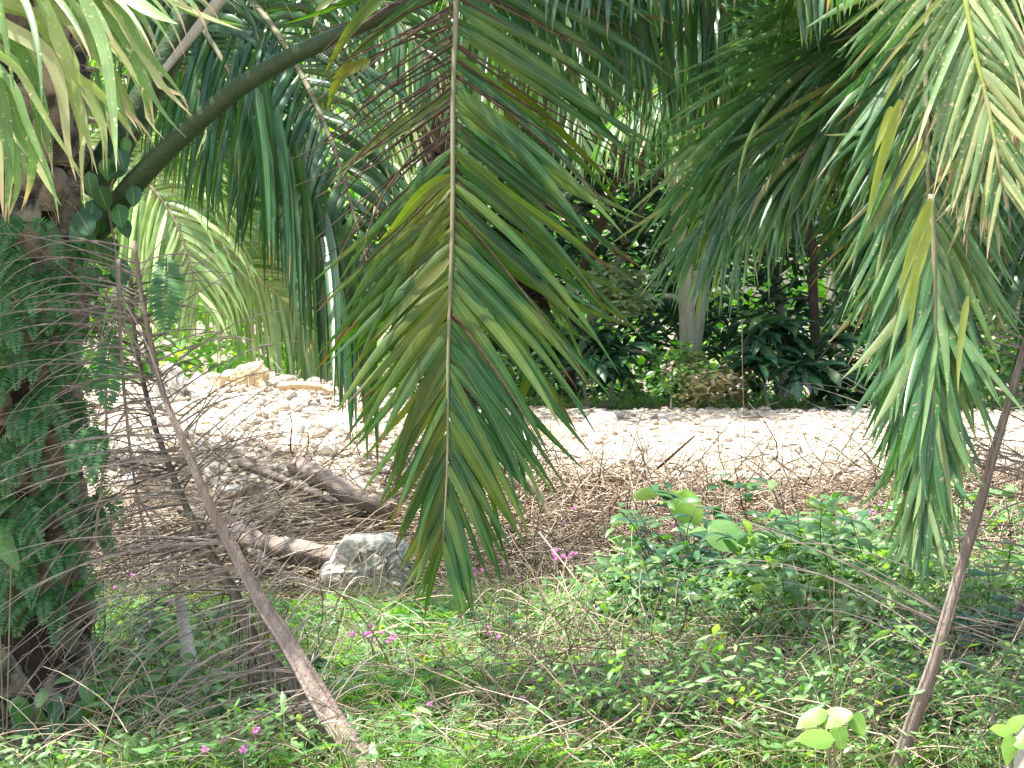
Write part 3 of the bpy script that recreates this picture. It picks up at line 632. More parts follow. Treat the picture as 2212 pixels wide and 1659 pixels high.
rfr([(2420, -300, 10.3), (2300, -100, 10.0), (2200, 30, 9.9), (2150, 200, 9.9), (2120, 420, 9.9)], droop=.4, ang=(50, 20), mat='frond_pale', L=.6, n=70, wd=.035)
crown_up(palmB, cB, 9, 2.3, 'frond_green', phase=.5, nleaf=60, away=1)

# ------------------------------------------------------------------ palms behind
cC = at(40, -160, 16.5)
palmC = empty('oil_palm', (cC[0], cC[1], 0), 'second oil palm behind the near trunk, its dark leaflets hanging in a curtain', 'palm tree')
palm_trunk(palmC, cC[0], cC[1], 0, cC[2], .36)
def cfr(par, c0, ctrl, **k):
    kk = dict(L=1.0, wd=.04, t0=.25, n=64, ang=(70, 30), droop=1.6, mat='frond_dark', jit=.1, wob=.08, nseg=7); kk.update(k)
    return frond(par, [c0] + ctrl, **kk)
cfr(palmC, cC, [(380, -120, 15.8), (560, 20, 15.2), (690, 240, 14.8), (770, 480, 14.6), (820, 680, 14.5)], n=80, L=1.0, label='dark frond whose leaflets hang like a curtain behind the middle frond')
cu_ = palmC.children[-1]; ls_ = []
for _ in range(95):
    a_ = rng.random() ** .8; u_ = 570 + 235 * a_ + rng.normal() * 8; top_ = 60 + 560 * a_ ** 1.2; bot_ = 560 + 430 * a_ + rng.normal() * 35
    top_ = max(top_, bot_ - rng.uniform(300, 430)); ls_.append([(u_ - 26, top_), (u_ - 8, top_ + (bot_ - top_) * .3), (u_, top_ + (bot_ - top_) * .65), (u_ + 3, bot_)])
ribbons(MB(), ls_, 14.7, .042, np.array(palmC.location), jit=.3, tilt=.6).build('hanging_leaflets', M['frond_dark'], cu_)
cfr(palmC, cC, [(330, -60, 15.6), (450, 80, 15.2), (560, 280, 15.0), (610, 430, 15.0)], n=60)
cfr(palmC, cC, [(400, -200, 16.0), (600, -130, 15.8), (800, -20, 15.6), (940, 150, 15.4)], n=70, L=.9)
cfr(palmC, cC, [(300, -30, 16.6), (380, 100, 16.6), (440, 240, 16.6), (480, 360, 16.6)], n=50, mat='frond_mid', L=.8)
crown_up(palmC, cC, 10, 3.4, 'frond_mid', phase=.9, nleaf=60)
cD = at(60, 250, 24.5)
palmD = empty('oil_palm', (cD[0], cD[1], .8), 'low oil palm beyond the rubble mound with pale sunlit fronds', 'palm tree')
palm_trunk(palmD, cD[0], cD[1], .8, cD[2] , .34)
cfr(palmD, cD, [(200, 340, 24.5), (340, 430, 24.5), (480, 530, 24.6), (620, 660, 24.7), (735, 825, 24.8)], mat='frond_silver', L=1.15, n=110, droop=1.2, ang=(60, 25), r0=.02, rmat='straw', wd=.05, label='pale sunlit frond drooping over the mound')
cfr(palmD, cD, [(160, 300, 24.4), (300, 380, 24.2), (380, 480, 24.0), (430, 640, 24.0)], mat='frond_silver', L=1.1, n=80, droop=1.3, wd=.05)
cfr(palmD, cD, [(200, 260, 25), (380, 360, 25.5), (560, 500, 26), (690, 640, 26)], mat='frond_mid', L=1.3, n=80, droop=1.4)
cfr(palmD, cD, [(160, 150, 25.5), (330, 190, 26), (480, 320, 26.5), (600, 460, 26.5)], mat='frond_far', L=1.3, n=80, droop=1.3)
for k, (u, v, Y, lab) in enumerate([(975, -60, 24.5, 'oil palm across the road behind the middle frond, glossy fronds in the sun'), (2000, -160, 26, 'oil palm across the road at the right, half hidden by the nearer hanging frond'), (1130, 40, 29, 'most distant oil palm, seen between the hanging leaflets')]):
    c = at(u, v, Y); z0 = float(hgt(c[0], c[1]))
    pp = empty('oil_palm', (c[0], c[1], z0), lab, 'palm tree')
    palm_trunk(pp, c[0], c[1], z0, c[2], .26, 'fibre')
    for i in range(20):
        a = i * 2.399; e = .35 + .9 * ((i * .618) % 1); Lf = rng.uniform(2.6, 3.6)
        d = np.array([math.cos(a), math.sin(a) * .8, 0])
        pts = [c, c + d * Lf * .35 + (0, 0, Lf * .30 * e), c + d * Lf * .7 + (0, 0, Lf * (.25 * e - .18)), c + d * Lf * .95 + (0, 0, Lf * (.05 * e - .62))]
        frond(pp, [np.array(p) for p in pts], L=.95, wd=.05, t0=.2, n=52, droop=1.1, mat='frond_far' if i % 3 else 'frond_pale', up=(d[0] * .5, d[1] * .5 - .4, 1), nseg=5, r0=.035)

# ------------------------------------------------------------------ dead fronds leaning at left and right
def dead_frond(ctrl, label, r0, r1, L, n, ang, droop, nv=(0, -1, .1), t0=.0, tang=0, K=50, side_l=1, side_r=1, hang=0, dark=False):
    c = np.array([at(*p) for p in ctrl]); pts, ln = curve(c, K); org = c[0].copy()
    e = empty('dead_frond', org, label, 'palm frond')
    thin_ = .75 if r0 < .03 else 1
    s = np.linspace(0, 1, K); m = MB()
    # ridged rachis: three strands side by side
    rad = r0 * (1 - s) ** (1.7 if r0 > .03 else .9) + r1
    tubes(m, pts - org, rad[None] * .9, 9)
    T = nrm(np.gradient(pts, axis=0)); A = nrm(np.cross(T, (0, 1, 0)))
    for sg in (-1, 1):
        wv = .35 * np.sin(s * 40 + sg)
        tubes(m, pts - org + A * (rad * (.75 + .2 * wv) * sg)[:, None] + np.array([0, -1, 0]) * (rad * .4)[:, None], rad[None] * .35, 6)
    m.build('rachis', M['dead_rachis_dark' if dark else 'dead_rachis'], e)
    tt = np.sort(rng.uniform(t0, .99, n)); P = np.stack([np.interp(tt, s, pts[:, i]) for i in range(3)], -1)
    Tt = nrm(np.stack([np.interp(tt, s, T[:, i]) for i in range(3)], -1)); nv = np.array(nv, float)
    S = nrm(np.cross(np.broadcast_to(nv, Tt.shape), Tt)); b = MB()
    for sg, sl in ((1, side_l), (-1, side_r)):      # +1 is the picture's left
        if not sl: continue
        a = R(ang) + rng.normal(size=n) * .16
        D = np.cos(a)[:, None] * Tt + np.sin(a)[:, None] * S * sg + nv * rng.normal(size=(n, 1)) * .25 + rng.normal(size=(n, 3)) * .07
        kp_ = rng.random(n) < (1 if sg > 0 else .7)
        Ls = L * sl * (1 if sg > 0 else np.where(tt < .45, .6, 1)) * rng.uniform(.5, 1.15, n) * np.clip(1.2 - tt * .65, .3, 1) * np.clip(.6 + tt * 2, 0, 1)
        strips(b, (P - org)[kp_], D[kp_], np.cross(D, nv)[kp_], Ls[kp_], (rng.uniform(.005, .0095, n) * thin_)[kp_], (droop * rng.uniform(.5, 1.4, n))[kp_], 10, 'rib', .3, .14)
    if hang:
        k = rng.random(hang) * .45; Ph = np.stack([np.interp(k, s, pts[:, i]) for i in range(3)], -1)
        strips(b, Ph - org, rng.normal(size=(hang, 3)) * .15 + (0, 0, -1), (1, 0, 0), rng.uniform(.2, .55, hang), .009, .2, 6, 'rib', .4, .08)
    b.build('leaf_ribs', M['dead_rib_dark' if dark else 'dead_rib'], e)
    return e
dead_frond([(830, 1715, 10.2), (774, 1631, 10.35), (717, 1547, 10.5), (665, 1463, 10.6), (616, 1375, 10.75), (567, 1305, 10.85), (518, 1211, 11.0), (455, 1095, 11.05), (420, 1011, 11.1), (378, 913, 11.15), (353, 850, 11.2), (332, 770, 11.2), (304, 623, 11.2), (290, 520, 11.2)],
           'long bare dead frond leaning across the lower left, nearer of the two', .05, .0085, 1.35, 115, 66, .75, t0=.16, hang=36, side_r=.62)
dead_frond([(760, 1680, 10.5), (700, 1578, 10.7), (640, 1491, 10.85), (567, 1403, 11.0), (525, 1333, 11.05), (507, 1277, 11.1), (462, 1207, 11.15), (427, 1148, 11.2), (385, 1053, 11.25), (346, 955, 11.28), (325, 885, 11.3), (304, 798, 11.32), (290, 710, 11.33), (282, 600, 11.33)],
           'darker dead frond just behind the nearer leaning one, with hanging threads', .031, .0085, 1.0, 54, 62, .8, t0=.25, hang=50, dark=True, side_r=.45)
dead_frond([(1905, 1740, 10.2), (1960, 1590, 10.2), (2020, 1420, 10.2), (2065, 1260, 10.25), (2110, 1110, 10.3), (2160, 930, 10.35), (2215, 740, 10.4), (2260, 560, 10.5)],
           'reddish brown bare dead frond leaning at the right edge', .022, .009, 1.1, 50, 80, .35, t0=.25)
dead_frond([(2330, 1700, 11.0), (2280, 1300, 11.0), (2250, 1000, 11.0), (2235, 700, 11.1), (2150, 480, 11.2)],
           'bare dead frond at the far right whose ribs cross the gravel', .03, .01, .9, 50, 70, .3, t0=.1)
dead_frond([(255, 560, 11.2), (262, 760, 11.2), (285, 1000, 11.25), (320, 1200, 11.3), (330, 1330, 11.3)],
           'bundle of dry hanging ribs along the right side of the palm trunk', .006, .003, .7, 34, 35, .2, t0=.05)

# ------------------------------------------------------------------ ferns on the trunk
def fern_frond_mesh(mb, P, D, L, w, droop, side=None):
    """one pinnate frond as midrib + leaflets"""
    K = 18; pos = np.array(P, float); D = nrm(np.array(D, float)); pts = [pos.copy()]; Ds = [D.copy()]
    for k in range(K - 1):
        pos = pos + D * L / (K - 1); D = nrm(D + np.array([0, 0, -droop]) * (.3 + k / K) / K * 2); pts.append(pos.copy()); Ds.append(D.copy())
    pts = np.array(pts); Ds = np.array(Ds)
    tubes(mb, pts, np.linspace(.003, .001, K)[None], 3, cap=False)
    nv = nrm(np.cross(Ds, np.cross(np.array(side if side is not None else (0, -1, .3), float), Ds)))
    S = np.cross(nv, Ds)
    n = 20; tt = np.linspace(.08, .98, n); s = np.linspace(0, 1, K)
    Pi = np.stack([np.interp(tt, s, pts[:, i]) for i in range(3)], -1); Si = np.stack([np.interp(tt, s, S[:, i]) for i in range(3)], -1); Di = np.stack([np.interp(tt, s, Ds[:, i]) for i in range(3)], -1)
    Ni = np.cross(Di, Si)
    pr = np.sin(np.pi * np.clip(tt * .85 + .12, 0, 1)) ** .7
    for sg in (-1, 1):
        strips(mb, Pi, Si * sg + Di * .3 + rng.normal(size=(n, 3)) * .08, Di, w * pr * rng.uniform(.85, 1.1, n), L / n * .9, .3, 3, 'ovate', .05)
fern_pos = [(70, 690), (150, 640), (30, 850), (95, 940), (50, 1010), (165, 900), (40, 1120), (110, 1130), (175, 1010), (60, 1230), (140, 1230), (20, 720), (240, 780), (360, 610), (200, 1110), (225, 990), (110, 790), (15, 1290), (150, 560), (195, 750), (70, 600), (95, 1330), (35, 650), (120, 720), (20, 780), (140, 850), (75, 900), (25, 1010), (140, 1080), (90, 1180), (30, 1180), (185, 1160), (60, 520), (150, 1310), (180, 640)]
fern_names = ['upper left', 'under the vine', 'by the left edge', 'at mid trunk', 'on a leaf base', 'right of the leaf bases']
for i, (u, v) in enumerate(fern_pos):
    if u > 210:
        P = at(u, v - 60, 11.2 if u > 300 else 11.3)
    else:
        xx = at(u, v, 11.7)[0]; dx = np.clip((xx - TX) / .42, -.95, .95); yy = TY - .42 * math.sqrt(1 - dx * dx)
        P = at(u, v - 40, yy)
    if i == 12: lab = 'single bright fern frond hanging between the trunk and the dead frond'
    elif i == 13: lab = 'large green fern frond hanging beside the top of the dead frond'
    else: lab = 'dark green fern growing from the old leaf bases of the palm trunk'
    e = empty('fern', P, lab, 'fern', None if i in (12, 13) else 'ferns on the palm trunk')
    nf = 2 if i in (12, 13) else 4
    for k in range(nf):
        a = rng.uniform(-1.1, 1.1) if nf > 2 else rng.normal() * .15
        D = np.array([math.sin(a) * .8, -.55, rng.uniform(-.5, .45) if nf > 2 else -.6])
        mb = MB(); fern_frond_mesh(mb, (0, 0, 0), D, rng.uniform(.2, .34) if nf > 2 else .36, .052 if nf > 2 else .085, 1.9)
        mb.build('fern_leaf', M['fern'], e)

# ------------------------------------------------------------------ climbing vine with heart leaves
def heart_leaves(mb, P, L, D=None, nrmv=(0, -1, .35)):
    n = len(P)
    D = np.array([0, -.15, -1.]) + rng.normal(size=(n, 3)) * .35 if D is None else D
    W = np.cross(D, np.array(nrmv) + rng.normal(size=(n, 3)) * .3)
    return strips(mb, P, D, W, L, L * .72, .25, 7, 'ovate', .12, .1)
v_c = [(205, 1180, 11.62), (230, 900, 11.62), (215, 700, 11.58), (250, 560, 11.6), (235, 430, 11.6), (275, 300, 11.62), (262, 200, 11.65)]
vn = empty('climbing_vine', at(205, 1180, 11.62), 'dark green heart leaved vine climbing the right side of the palm trunk', 'vine')
vo = np.array(vn.location); pts, _ = curve(np.array([at(*p) for p in v_c]), 40)
tubes(MB(), pts - vo, np.full((1, 40), .006), 5).build('stem', M['twig'], vn)
spots = [(270, 270), (262, 325), (225, 370), (275, 380), (195, 400), (280, 430), (200, 460), (250, 470), (170, 485), (225, 500), (150, 520), (270, 500), (230, 575), (255, 590), (195, 545), (205, 600), (190, 640), (240, 620), (210, 680), (250, 350), (185, 520), (235, 540), (215, 430)]
P = np.array([at(u + rng.normal() * 4, v - 30, rng.uniform(11.4, 11.6)) for u, v in spots])
heart_leaves(MB(), P - vo, rng.uniform(.09, .15, len(P))).build('leaves', M['vine'], vn)
vn2 = empty('climbing_vine', at(60, 1640, 11.5), 'young green and yellow leaved vine at the foot of the palm trunk', 'vine')
vo = np.array(vn2.location); m = MB()
for k in range(4):
    q = np.array([at(40 + 60 * k, 1700, 11.5), at(60 + 55 * k, 1600, 11.45), at(90 + 50 * k, 1530 + 20 * k, 11.4), at(60 + 70 * k, 1480 + 25 * k, 11.4)]); pts, _ = curve(q, 12)
    tubes(m, (pts - vo), np.full((1, 12), .004), 4)
m.build('stem', M['twig'], vn2)
P = np.array([at(rng.uniform(30, 260), rng.uniform(1460, 1640), rng.uniform(11.3, 11.5)) for _ in range(46)])
heart_leaves(MB(), P - vo, rng.uniform(.06, .11, 46)).build('leaves', M['shrub'], vn2)

# ------------------------------------------------------------------ logs and sticks
def log(ctrl, r0, r1, mat, label, name='log', cat='log', sides=12, rough=.14, K=26):
    c = np.array([at(*p) for p in ctrl]); pts, _ = curve(c, K); org = c.mean(0)
    m = MB(); s = np.linspace(0, 1, K); rad = (r0 + (r1 - r0) * s) * (1 + rough * .5 * rng.normal(size=K))
    tubes(m, pts - org, rad[None], sides)
    V = m.v[0]; th = np.tile(np.arange(sides), K); amp = 1 + rough * np.sin(th * 2.3 + 1) + rough * .6 * rng.normal(size=sides)[th]
    cc = np.repeat(pts - org, sides, 0); m.v[0] = cc + (V - cc) * amp[:, None]
    o = m.build(name, M[mat], origin=None); o.location = org
    return tag(o, label, cat)
log([(470, 1140, 17.9), (560, 1175, 17.6), (660, 1195, 17.4), (760, 1212, 17.3)], .085, .075, 'log', 'long weathered brown log lying behind the grey boulder')
log([(390, 1095, 18.2), (500, 1150, 17.9), (600, 1235, 17.2), (720, 1290, 16.9)], .04, .03, 'log', 'thin splintered trunk sloping down in front of the long log')
log([(635, 1005, 19.0), (700, 1035, 18.7), (770, 1075, 18.4), (850, 1100, 18.2)], .07, .06, 'log', 'split brown log lying across the bank above the grey boulder')
log([(520, 1000, 19.2), (620, 1040, 18.8), (720, 1085, 18.4)], .035, .02, 'log', 'thin broken branch lying below the split log')
log([(605, 836, 22.2), (650, 832, 22.0), (700, 838, 22.0), (722, 846, 21.9)], .035, .025, 'wood_pale', 'pale orange stripped branch on the crest of the rubble mound', 'branch', 'branch')
log([(632, 1002, 18.8), (680, 930, 20.0), (722, 862, 20.6)], .014, .01, 'wood_pale', 'thin tan stick propped against the rubble mound', 'stick', 'stick', 6, .05)
log([(1420, 1012, 18.8), (1500, 942, 18.6)], .012, .007, 'brown_rib', 'dark forked stick pointing up in front of the road', 'stick', 'stick', 6, .05)
log([(1140, 1030, 17.3), (1165, 1070, 17.2), (1190, 1120, 17.1)], .03, .012, 'twig', 'short jagged stub of wood in the brush pile')
log([(388, 1290, 12.3), (398, 1350, 12.3), (412, 1430, 12.2), (440, 1550, 12.0), (480, 1680, 11.8)], .022, .07, 'bark_pale', 'pale leaning dead tree stem behind the dead fronds', 'dead_tree', 'dead tree', 12, .08)
log([(2245, 1540, 9.9), (2185, 1720, 9.7)], .05, .06, 'bark_grey', 'smooth grey trunk in the bottom right corner', 'log', 'log', 14, .03)
log([(1980, 1590, 11.0), (2040, 1640, 10.8), (2110, 1680, 10.6)], .022, .02, 'petiole_dark', 'dark fallen branch near the bottom right corner', 'branch', 'branch', 8)
log([(1480, 1402, 12.8), (1700, 1400, 12.8), (1900, 1412, 12.6)], .008, .006, 'wood_pale', 'straight pale stick lying level through the weeds', 'stick', 'stick', 6, .02)
log([(2130, 1370, 12.5), (2180, 1340, 12.6), (2225, 1290, 12.6)], .03, .022, 'log', 'short reddish brown log among the weeds at the right edge')
# dark charred stub in the clearing
log([(1010, 1440, 14.2), (1035, 1400, 14.2), (1030, 1362, 14.2)], .10, .05, 'brown_rib', 'dark mossy stub standing in the weeds below the hanging frond', 'stump', 'stump', 12, .3)
log([(718, 1395, 15.0), (722, 1350, 15.0), (728, 1310, 15.0)], .05, .035, 'brown_rib', 'small dark root stub left of centre below the grey boulder', 'stump', 'stump', 12, .3)

def bent(n, P, D, L, k=7, sag=.4, wob=.5):
    D = nrm(D); out = np.zeros((n, k, 3)); pos = P.copy(); w = rng.normal(size=(n, 3)) * wob
    for i in range(k):
        out[:, i] = pos; pos = pos + D * (L / (k - 1))[:, None]
        D = nrm(D + w / k + np.array([0, 0, -sag / k]) + rng.normal(size=(n, 3)) * .12)
    return out
def frustum_xy(n, y0, y1, pw=1.0, k=.207):
    y = y0 + (y1 - y0) * rng.random(n) ** pw; return (rng.random(n) * 2 - 1) * (y * k + .1), y
n = 2600; x, y = frustum_xy(n, 18.2, 24.6); k = rng.random(n) < np.where(x < -.3, 1, .35); x, y = x[k], y[k]; n = len(x)
P = np.stack([x, y, rz(x, y) + .01 + .03 * rng.random(n)], -1); D = rng.normal(size=(n, 3)) * (1, 1, .18)
m = MB(); tubes(m, bent(n, P, D, rng.uniform(.05, .32, n), k=5, sag=.2, wob=.5), rng.uniform(.0015, .005, n)[:, None] * np.ones((1, 5)), 3, cap=False)
tag(m.build('straw_litter', M['straw']), 'bits of straw and root scattered over the pale rubble', 'straw', kind='stuff')
# brush pile on the bank
n = 13000; x, y = frustum_xy(n * 2, 16.7, 20.0)
u, _ = uv_of(np.stack([x, y, hgt(x, y)], -1))
dens = np.where(u > 900, 1.0, np.where(u > 250, .16, .1)) * np.where(u > 1900, .8, 1) * np.where((u > 1000) & (y > 19.6), .4, 1)
k = (rng.random(len(x)) < dens) & ~((u > 610) & (u < 940) & (y < 17.5)); x, y = x[k][:n], y[k][:n]; n = len(x)
z = hgt(x, y) + rng.random(n) ** 2 * np.where(uv_of(np.stack([x, y, hgt(x, y)], -1))[0] > 950, .40 * np.clip((19.7 - y) / 1.6, .12, 1), .07)
P = np.stack([x, y, z], -1); D = np.stack([rng.normal(size=n), rng.normal(size=n) * .5, rng.normal(size=n) * .38 + .1], -1)
m = MB(); L_ = rng.uniform(.12, .65, n); tubes(m, bent(n, P, D, L_), rng.uniform(.002, .0065, n)[:, None] * np.linspace(1.2, .6, 7)[None], 4, cap=False)
tag(m.build('brushwood', M['twig']), 'tangled brown brushwood and dry twigs heaped along the road bank', 'brushwood', kind='stuff')
n = 3800; x, y = frustum_xy(n, 16.8, 19.5, 1.0); P = np.stack([x, y, hgt(x, y) + .03 + rng.random(n) * .05], -1)
D = rng.normal(size=(n, 3)) * (1, 1, .25)
tag(strips(MB(), P, D, rng.normal(size=(n, 3)), rng.uniform(.03, .11, n), rng.uniform(.008, .025, n), .3, 3, 'lance', .2, .5).build('leaf_litter', M['dry_leaf']), 'dry fallen leaves and palm debris on the road bank', 'leaf litter', kind='stuff')
# straw coloured stalks across the left bank
n = 420; x = rng.uniform(-3.2, -.8, n); y = rng.uniform(17.2, 18.6, n); P = np.stack([x, y, hgt(x, y) + .05 + .1 * rng.random(n)], -1)
D = np.stack([np.full(n, 1.0), rng.normal(size=n) * .3, rng.normal(size=n) * .15 + .18], -1)
m = MB(); tubes(m, bent(n, P, D, rng.uniform(.4, 1.1, n), sag=.3, wob=.3), rng.uniform(.003, .008, n)[:, None] * np.linspace(1.2, .5, 7)[None], 4, cap=False)
tag(m.build('dry_stalks', M['straw']), 'pale straw stalks strewn over the bank beside the logs', 'straw', kind='stuff')

# ------------------------------------------------------------------ undergrowth (uncountable)
def region(u, v, kind):
    if kind == 'feather': return np.clip(.35 + .65 * np.exp(-((u - 950) / 520) ** 2), 0, 1)
    if kind == 'herb': return np.where(u > 1150, 1.0, np.where(u < 620, .9, .45))
    if kind == 'dry': return np.clip(np.where(u > 1050, .9, .25) * (.25 + 1.3 * np.clip((v - 1380) / 250, 0, 1)) + .1, 0, 1)
def gz(x, y): return hgt(x, y)
def lowf(x, y):
    u = 1106 + F * x / y
    far = np.clip((y - 14.8) / 1.6, 0, 1)
    return 1 - far * np.where(u < 1350, .85, np.where(u < 1550, .6, .35))
def cleared(x, y):      # bare ground round the boulder and along the toe of the bank
    u = 1106 + F * x / y
    return ((u > 480) & (u < 950) & (y > 15.9)) | ((u <= 1500) & (y > 16.9)) 
# feathery low leaves: sprigs
n = 15000; x, y = frustum_xy(n, 10.0, 17.6, .8); z = gz(x, y); u, v = uv_of(np.stack([x, y, z], -1))
k = (rng.random(n) < region(u, v, 'feather')) & ~cleared(x, y); x, y, z = x[k], y[k], z[k]; n = len(x)
hh = .03 + .2 * rng.random(n) * (1 + .6 * wob2(x, y, 2.5)) * lowf(x, y)
a = rng.uniform(0, 6.28, n); D = np.stack([np.cos(a), np.sin(a), rng.uniform(-.1, .5, n)], -1); D = nrm(D); Ls = rng.uniform(.09, .2, n)
S = nrm(np.cross(D, np.array([0, 0, 1.]) + rng.normal(size=(n, 3)) * .3)); P0 = np.stack([x, y, z + hh], -1)
m = MB()
for j in range(9):
    s = .1 + .1 * j; Pj = P0 + D * (Ls * s)[:, None] - np.array([0, 0, 1.]) * (Ls * s * s * .5)[:, None]
    for sg in (-1, 1):
        strips(m, Pj, S * sg + D * .35, D, Ls * .26 * math.sin(math.pi * min(.95, s + .1)) + .008, Ls * .085, .3, 1, 'rib', .05)
tag(m.build('feathery_ground_cover', M['feather']), 'low feathery bright green creeping plants covering the ground', 'ground cover', kind='stuff')
def herb_leaves(n, y0, y1, kind, H, Lr, asp, mat, name, label, prof='lance', k_=.207, minh=.03):
    x, y = frustum_xy(n, y0, y1, .85, k_); z = gz(x, y); u, v = uv_of(np.stack([x, y, z], -1))
    kk = (rng.random(n) < region(u, v, kind)) & ~cleared(x, y); x, y, z, u = x[kk], y[kk], z[kk], u[kk]; n = len(x)
    h = minh + H * rng.random(n) * np.clip(.75 + .75 * wob2(x, y, 2.2), .15, 1.6) * np.where(u > 1300, 1.25, np.where(u > 1150, 1, .6)) * lowf(x, y)
    a = rng.uniform(0, 6.28, n); D = np.stack([np.cos(a), np.sin(a), rng.normal(size=n) * .45], -1)
    W = np.cross(D, np.array([0, -.35, 1.]) + rng.normal(size=(n, 3)) * .35); L = rng.uniform(*Lr, n)
    m = strips(MB(), np.stack([x, y, z + h], -1), D, W, L, L * asp * rng.uniform(.8, 1.2, n), .7, 4, prof, .15, .15)
    o = m.build(name, M[mat]); tag(o, label, 'undergrowth', kind='stuff')
    return o
herb_leaves(48000, 10.0, 17.8, 'herb', .38, (.025, .075), .38, 'herb', 'undergrowth', 'mixed small leaved green weeds filling the foreground')
herb_leaves(8000, 10.2, 17.0, 'herb', .45, (.05, .12), .30, 'shrub_light', 'leafy_weeds', 'paler lance leaved weeds among the undergrowth')
# stalks: green and dry
n = 12000; x, y = frustum_xy(n, 10.0, 17.0, .8); z = gz(x, y); u, v = uv_of(np.stack([x, y, z], -1)); k = rng.random(n) < region(u, v, 'dry'); x, y, z = x[k], y[k], z[k]; n = len(x)
P = np.stack([x, y, z + .3 * rng.random(n)], -1); D = np.stack([rng.normal(size=n), rng.normal(size=n) * .6, rng.normal(size=n) * .5 + .35], -1)
m = MB(); tubes(m, bent(n, P, D, rng.uniform(.15, .7, n), k=8, sag=.9, wob=.9), rng.uniform(.0015, .0045, n)[:, None] * np.linspace(1.2, .6, 8)[None], 3, cap=False)
tag(m.build('dry_vine_tangle', M['straw']), 'dry straw coloured vines and stems tangled through the weeds', 'dry stems', kind='stuff')

n = 42000; x, y = frustum_xy(n, 10.0, 17.3, .8); z = gz(x, y); u, v = uv_of(np.stack([x, y, z], -1)); k = (rng.random(n) < .3 + .7 * np.clip(.5 + wob2(x, y, 1.8), 0, 1)) & ~cleared(x, y); x, y, z = x[k], y[k], z[k]; n = len(x)
D = np.stack([rng.normal(size=n) * .6, rng.normal(size=n) * .5, np.full(n, .8)], -1); L = rng.uniform(.08, .3, n) * np.clip(.6 + lowf(x, y), 0, 1.2)
tag(strips(MB(), np.stack([x, y, z + .12 * rng.random(n)], -1), D, rng.normal(size=(n, 3)), L, rng.uniform(.003, .006, n), 1.6, 5, 'rib', .2, .35).build('fine_grass', M['grass']), 'fine pale yellow green grass blades growing through the weeds', 'grass', kind='stuff')

# ------------------------------------------------------------------ individual plants of the foreground
def leafy_plant(u, v, Y, H, label, mat='shrub', nst=5, leaf=(.08, .16), asp=.36, spread=.5, per=17, group=None, name='shrub', cat='shrub', prof='lance', droop=.9):
    H *= 1.75 if (u > 1350 and Y > 12.8) else 1.15; kk = 1.35 if (u > 1350 and Y > 12.8) else 1.1; leaf = (leaf[0] * kk, leaf[1] * kk)
    p = at(u, v, Y); p[2] = hgt(p[0], p[1]); e = empty(name, p, label, cat, group)
    ms, ml = MB(), MB()
    for s in range(nst):
        a = rng.uniform(0, 6.28); D = np.array([[math.cos(a) * spread, math.sin(a) * spread, 1.0]])
        L = H * rng.uniform(.7, 1.1) * math.sqrt(1 + spread ** 2 * .4)
        pts = bent(1, np.array([[math.cos(a) * .03, math.sin(a) * .03, 0]]), D, np.array([L]), k=9, sag=.35, wob=.3)
        tubes(ms, pts, np.linspace(.006, .002, 9)[None] , 5)
        q = pts[0]; tt = rng.uniform(.25, 1, per); Pl = np.stack([np.interp(tt, np.linspace(0, 1, 9), q[:, i]) for i in range(3)], -1)
        b = rng.uniform(0, 6.28, per); Dl = np.stack([np.cos(b), np.sin(b), rng.uniform(-.1, .7, per)], -1)
        W = np.cross(Dl, np.array([0, -.3, 1.]) + rng.normal(size=(per, 3)) * .25); Ll = rng.uniform(*leaf, per)
        strips(ml, Pl, Dl, W, Ll, Ll * asp, droop, 6, prof, .14, .1)
    ms.build('stem', M['twig'] if mat == 'dry' else M['petiole_dark'], e); ml.build('leaves', M[mat], e)
    return e
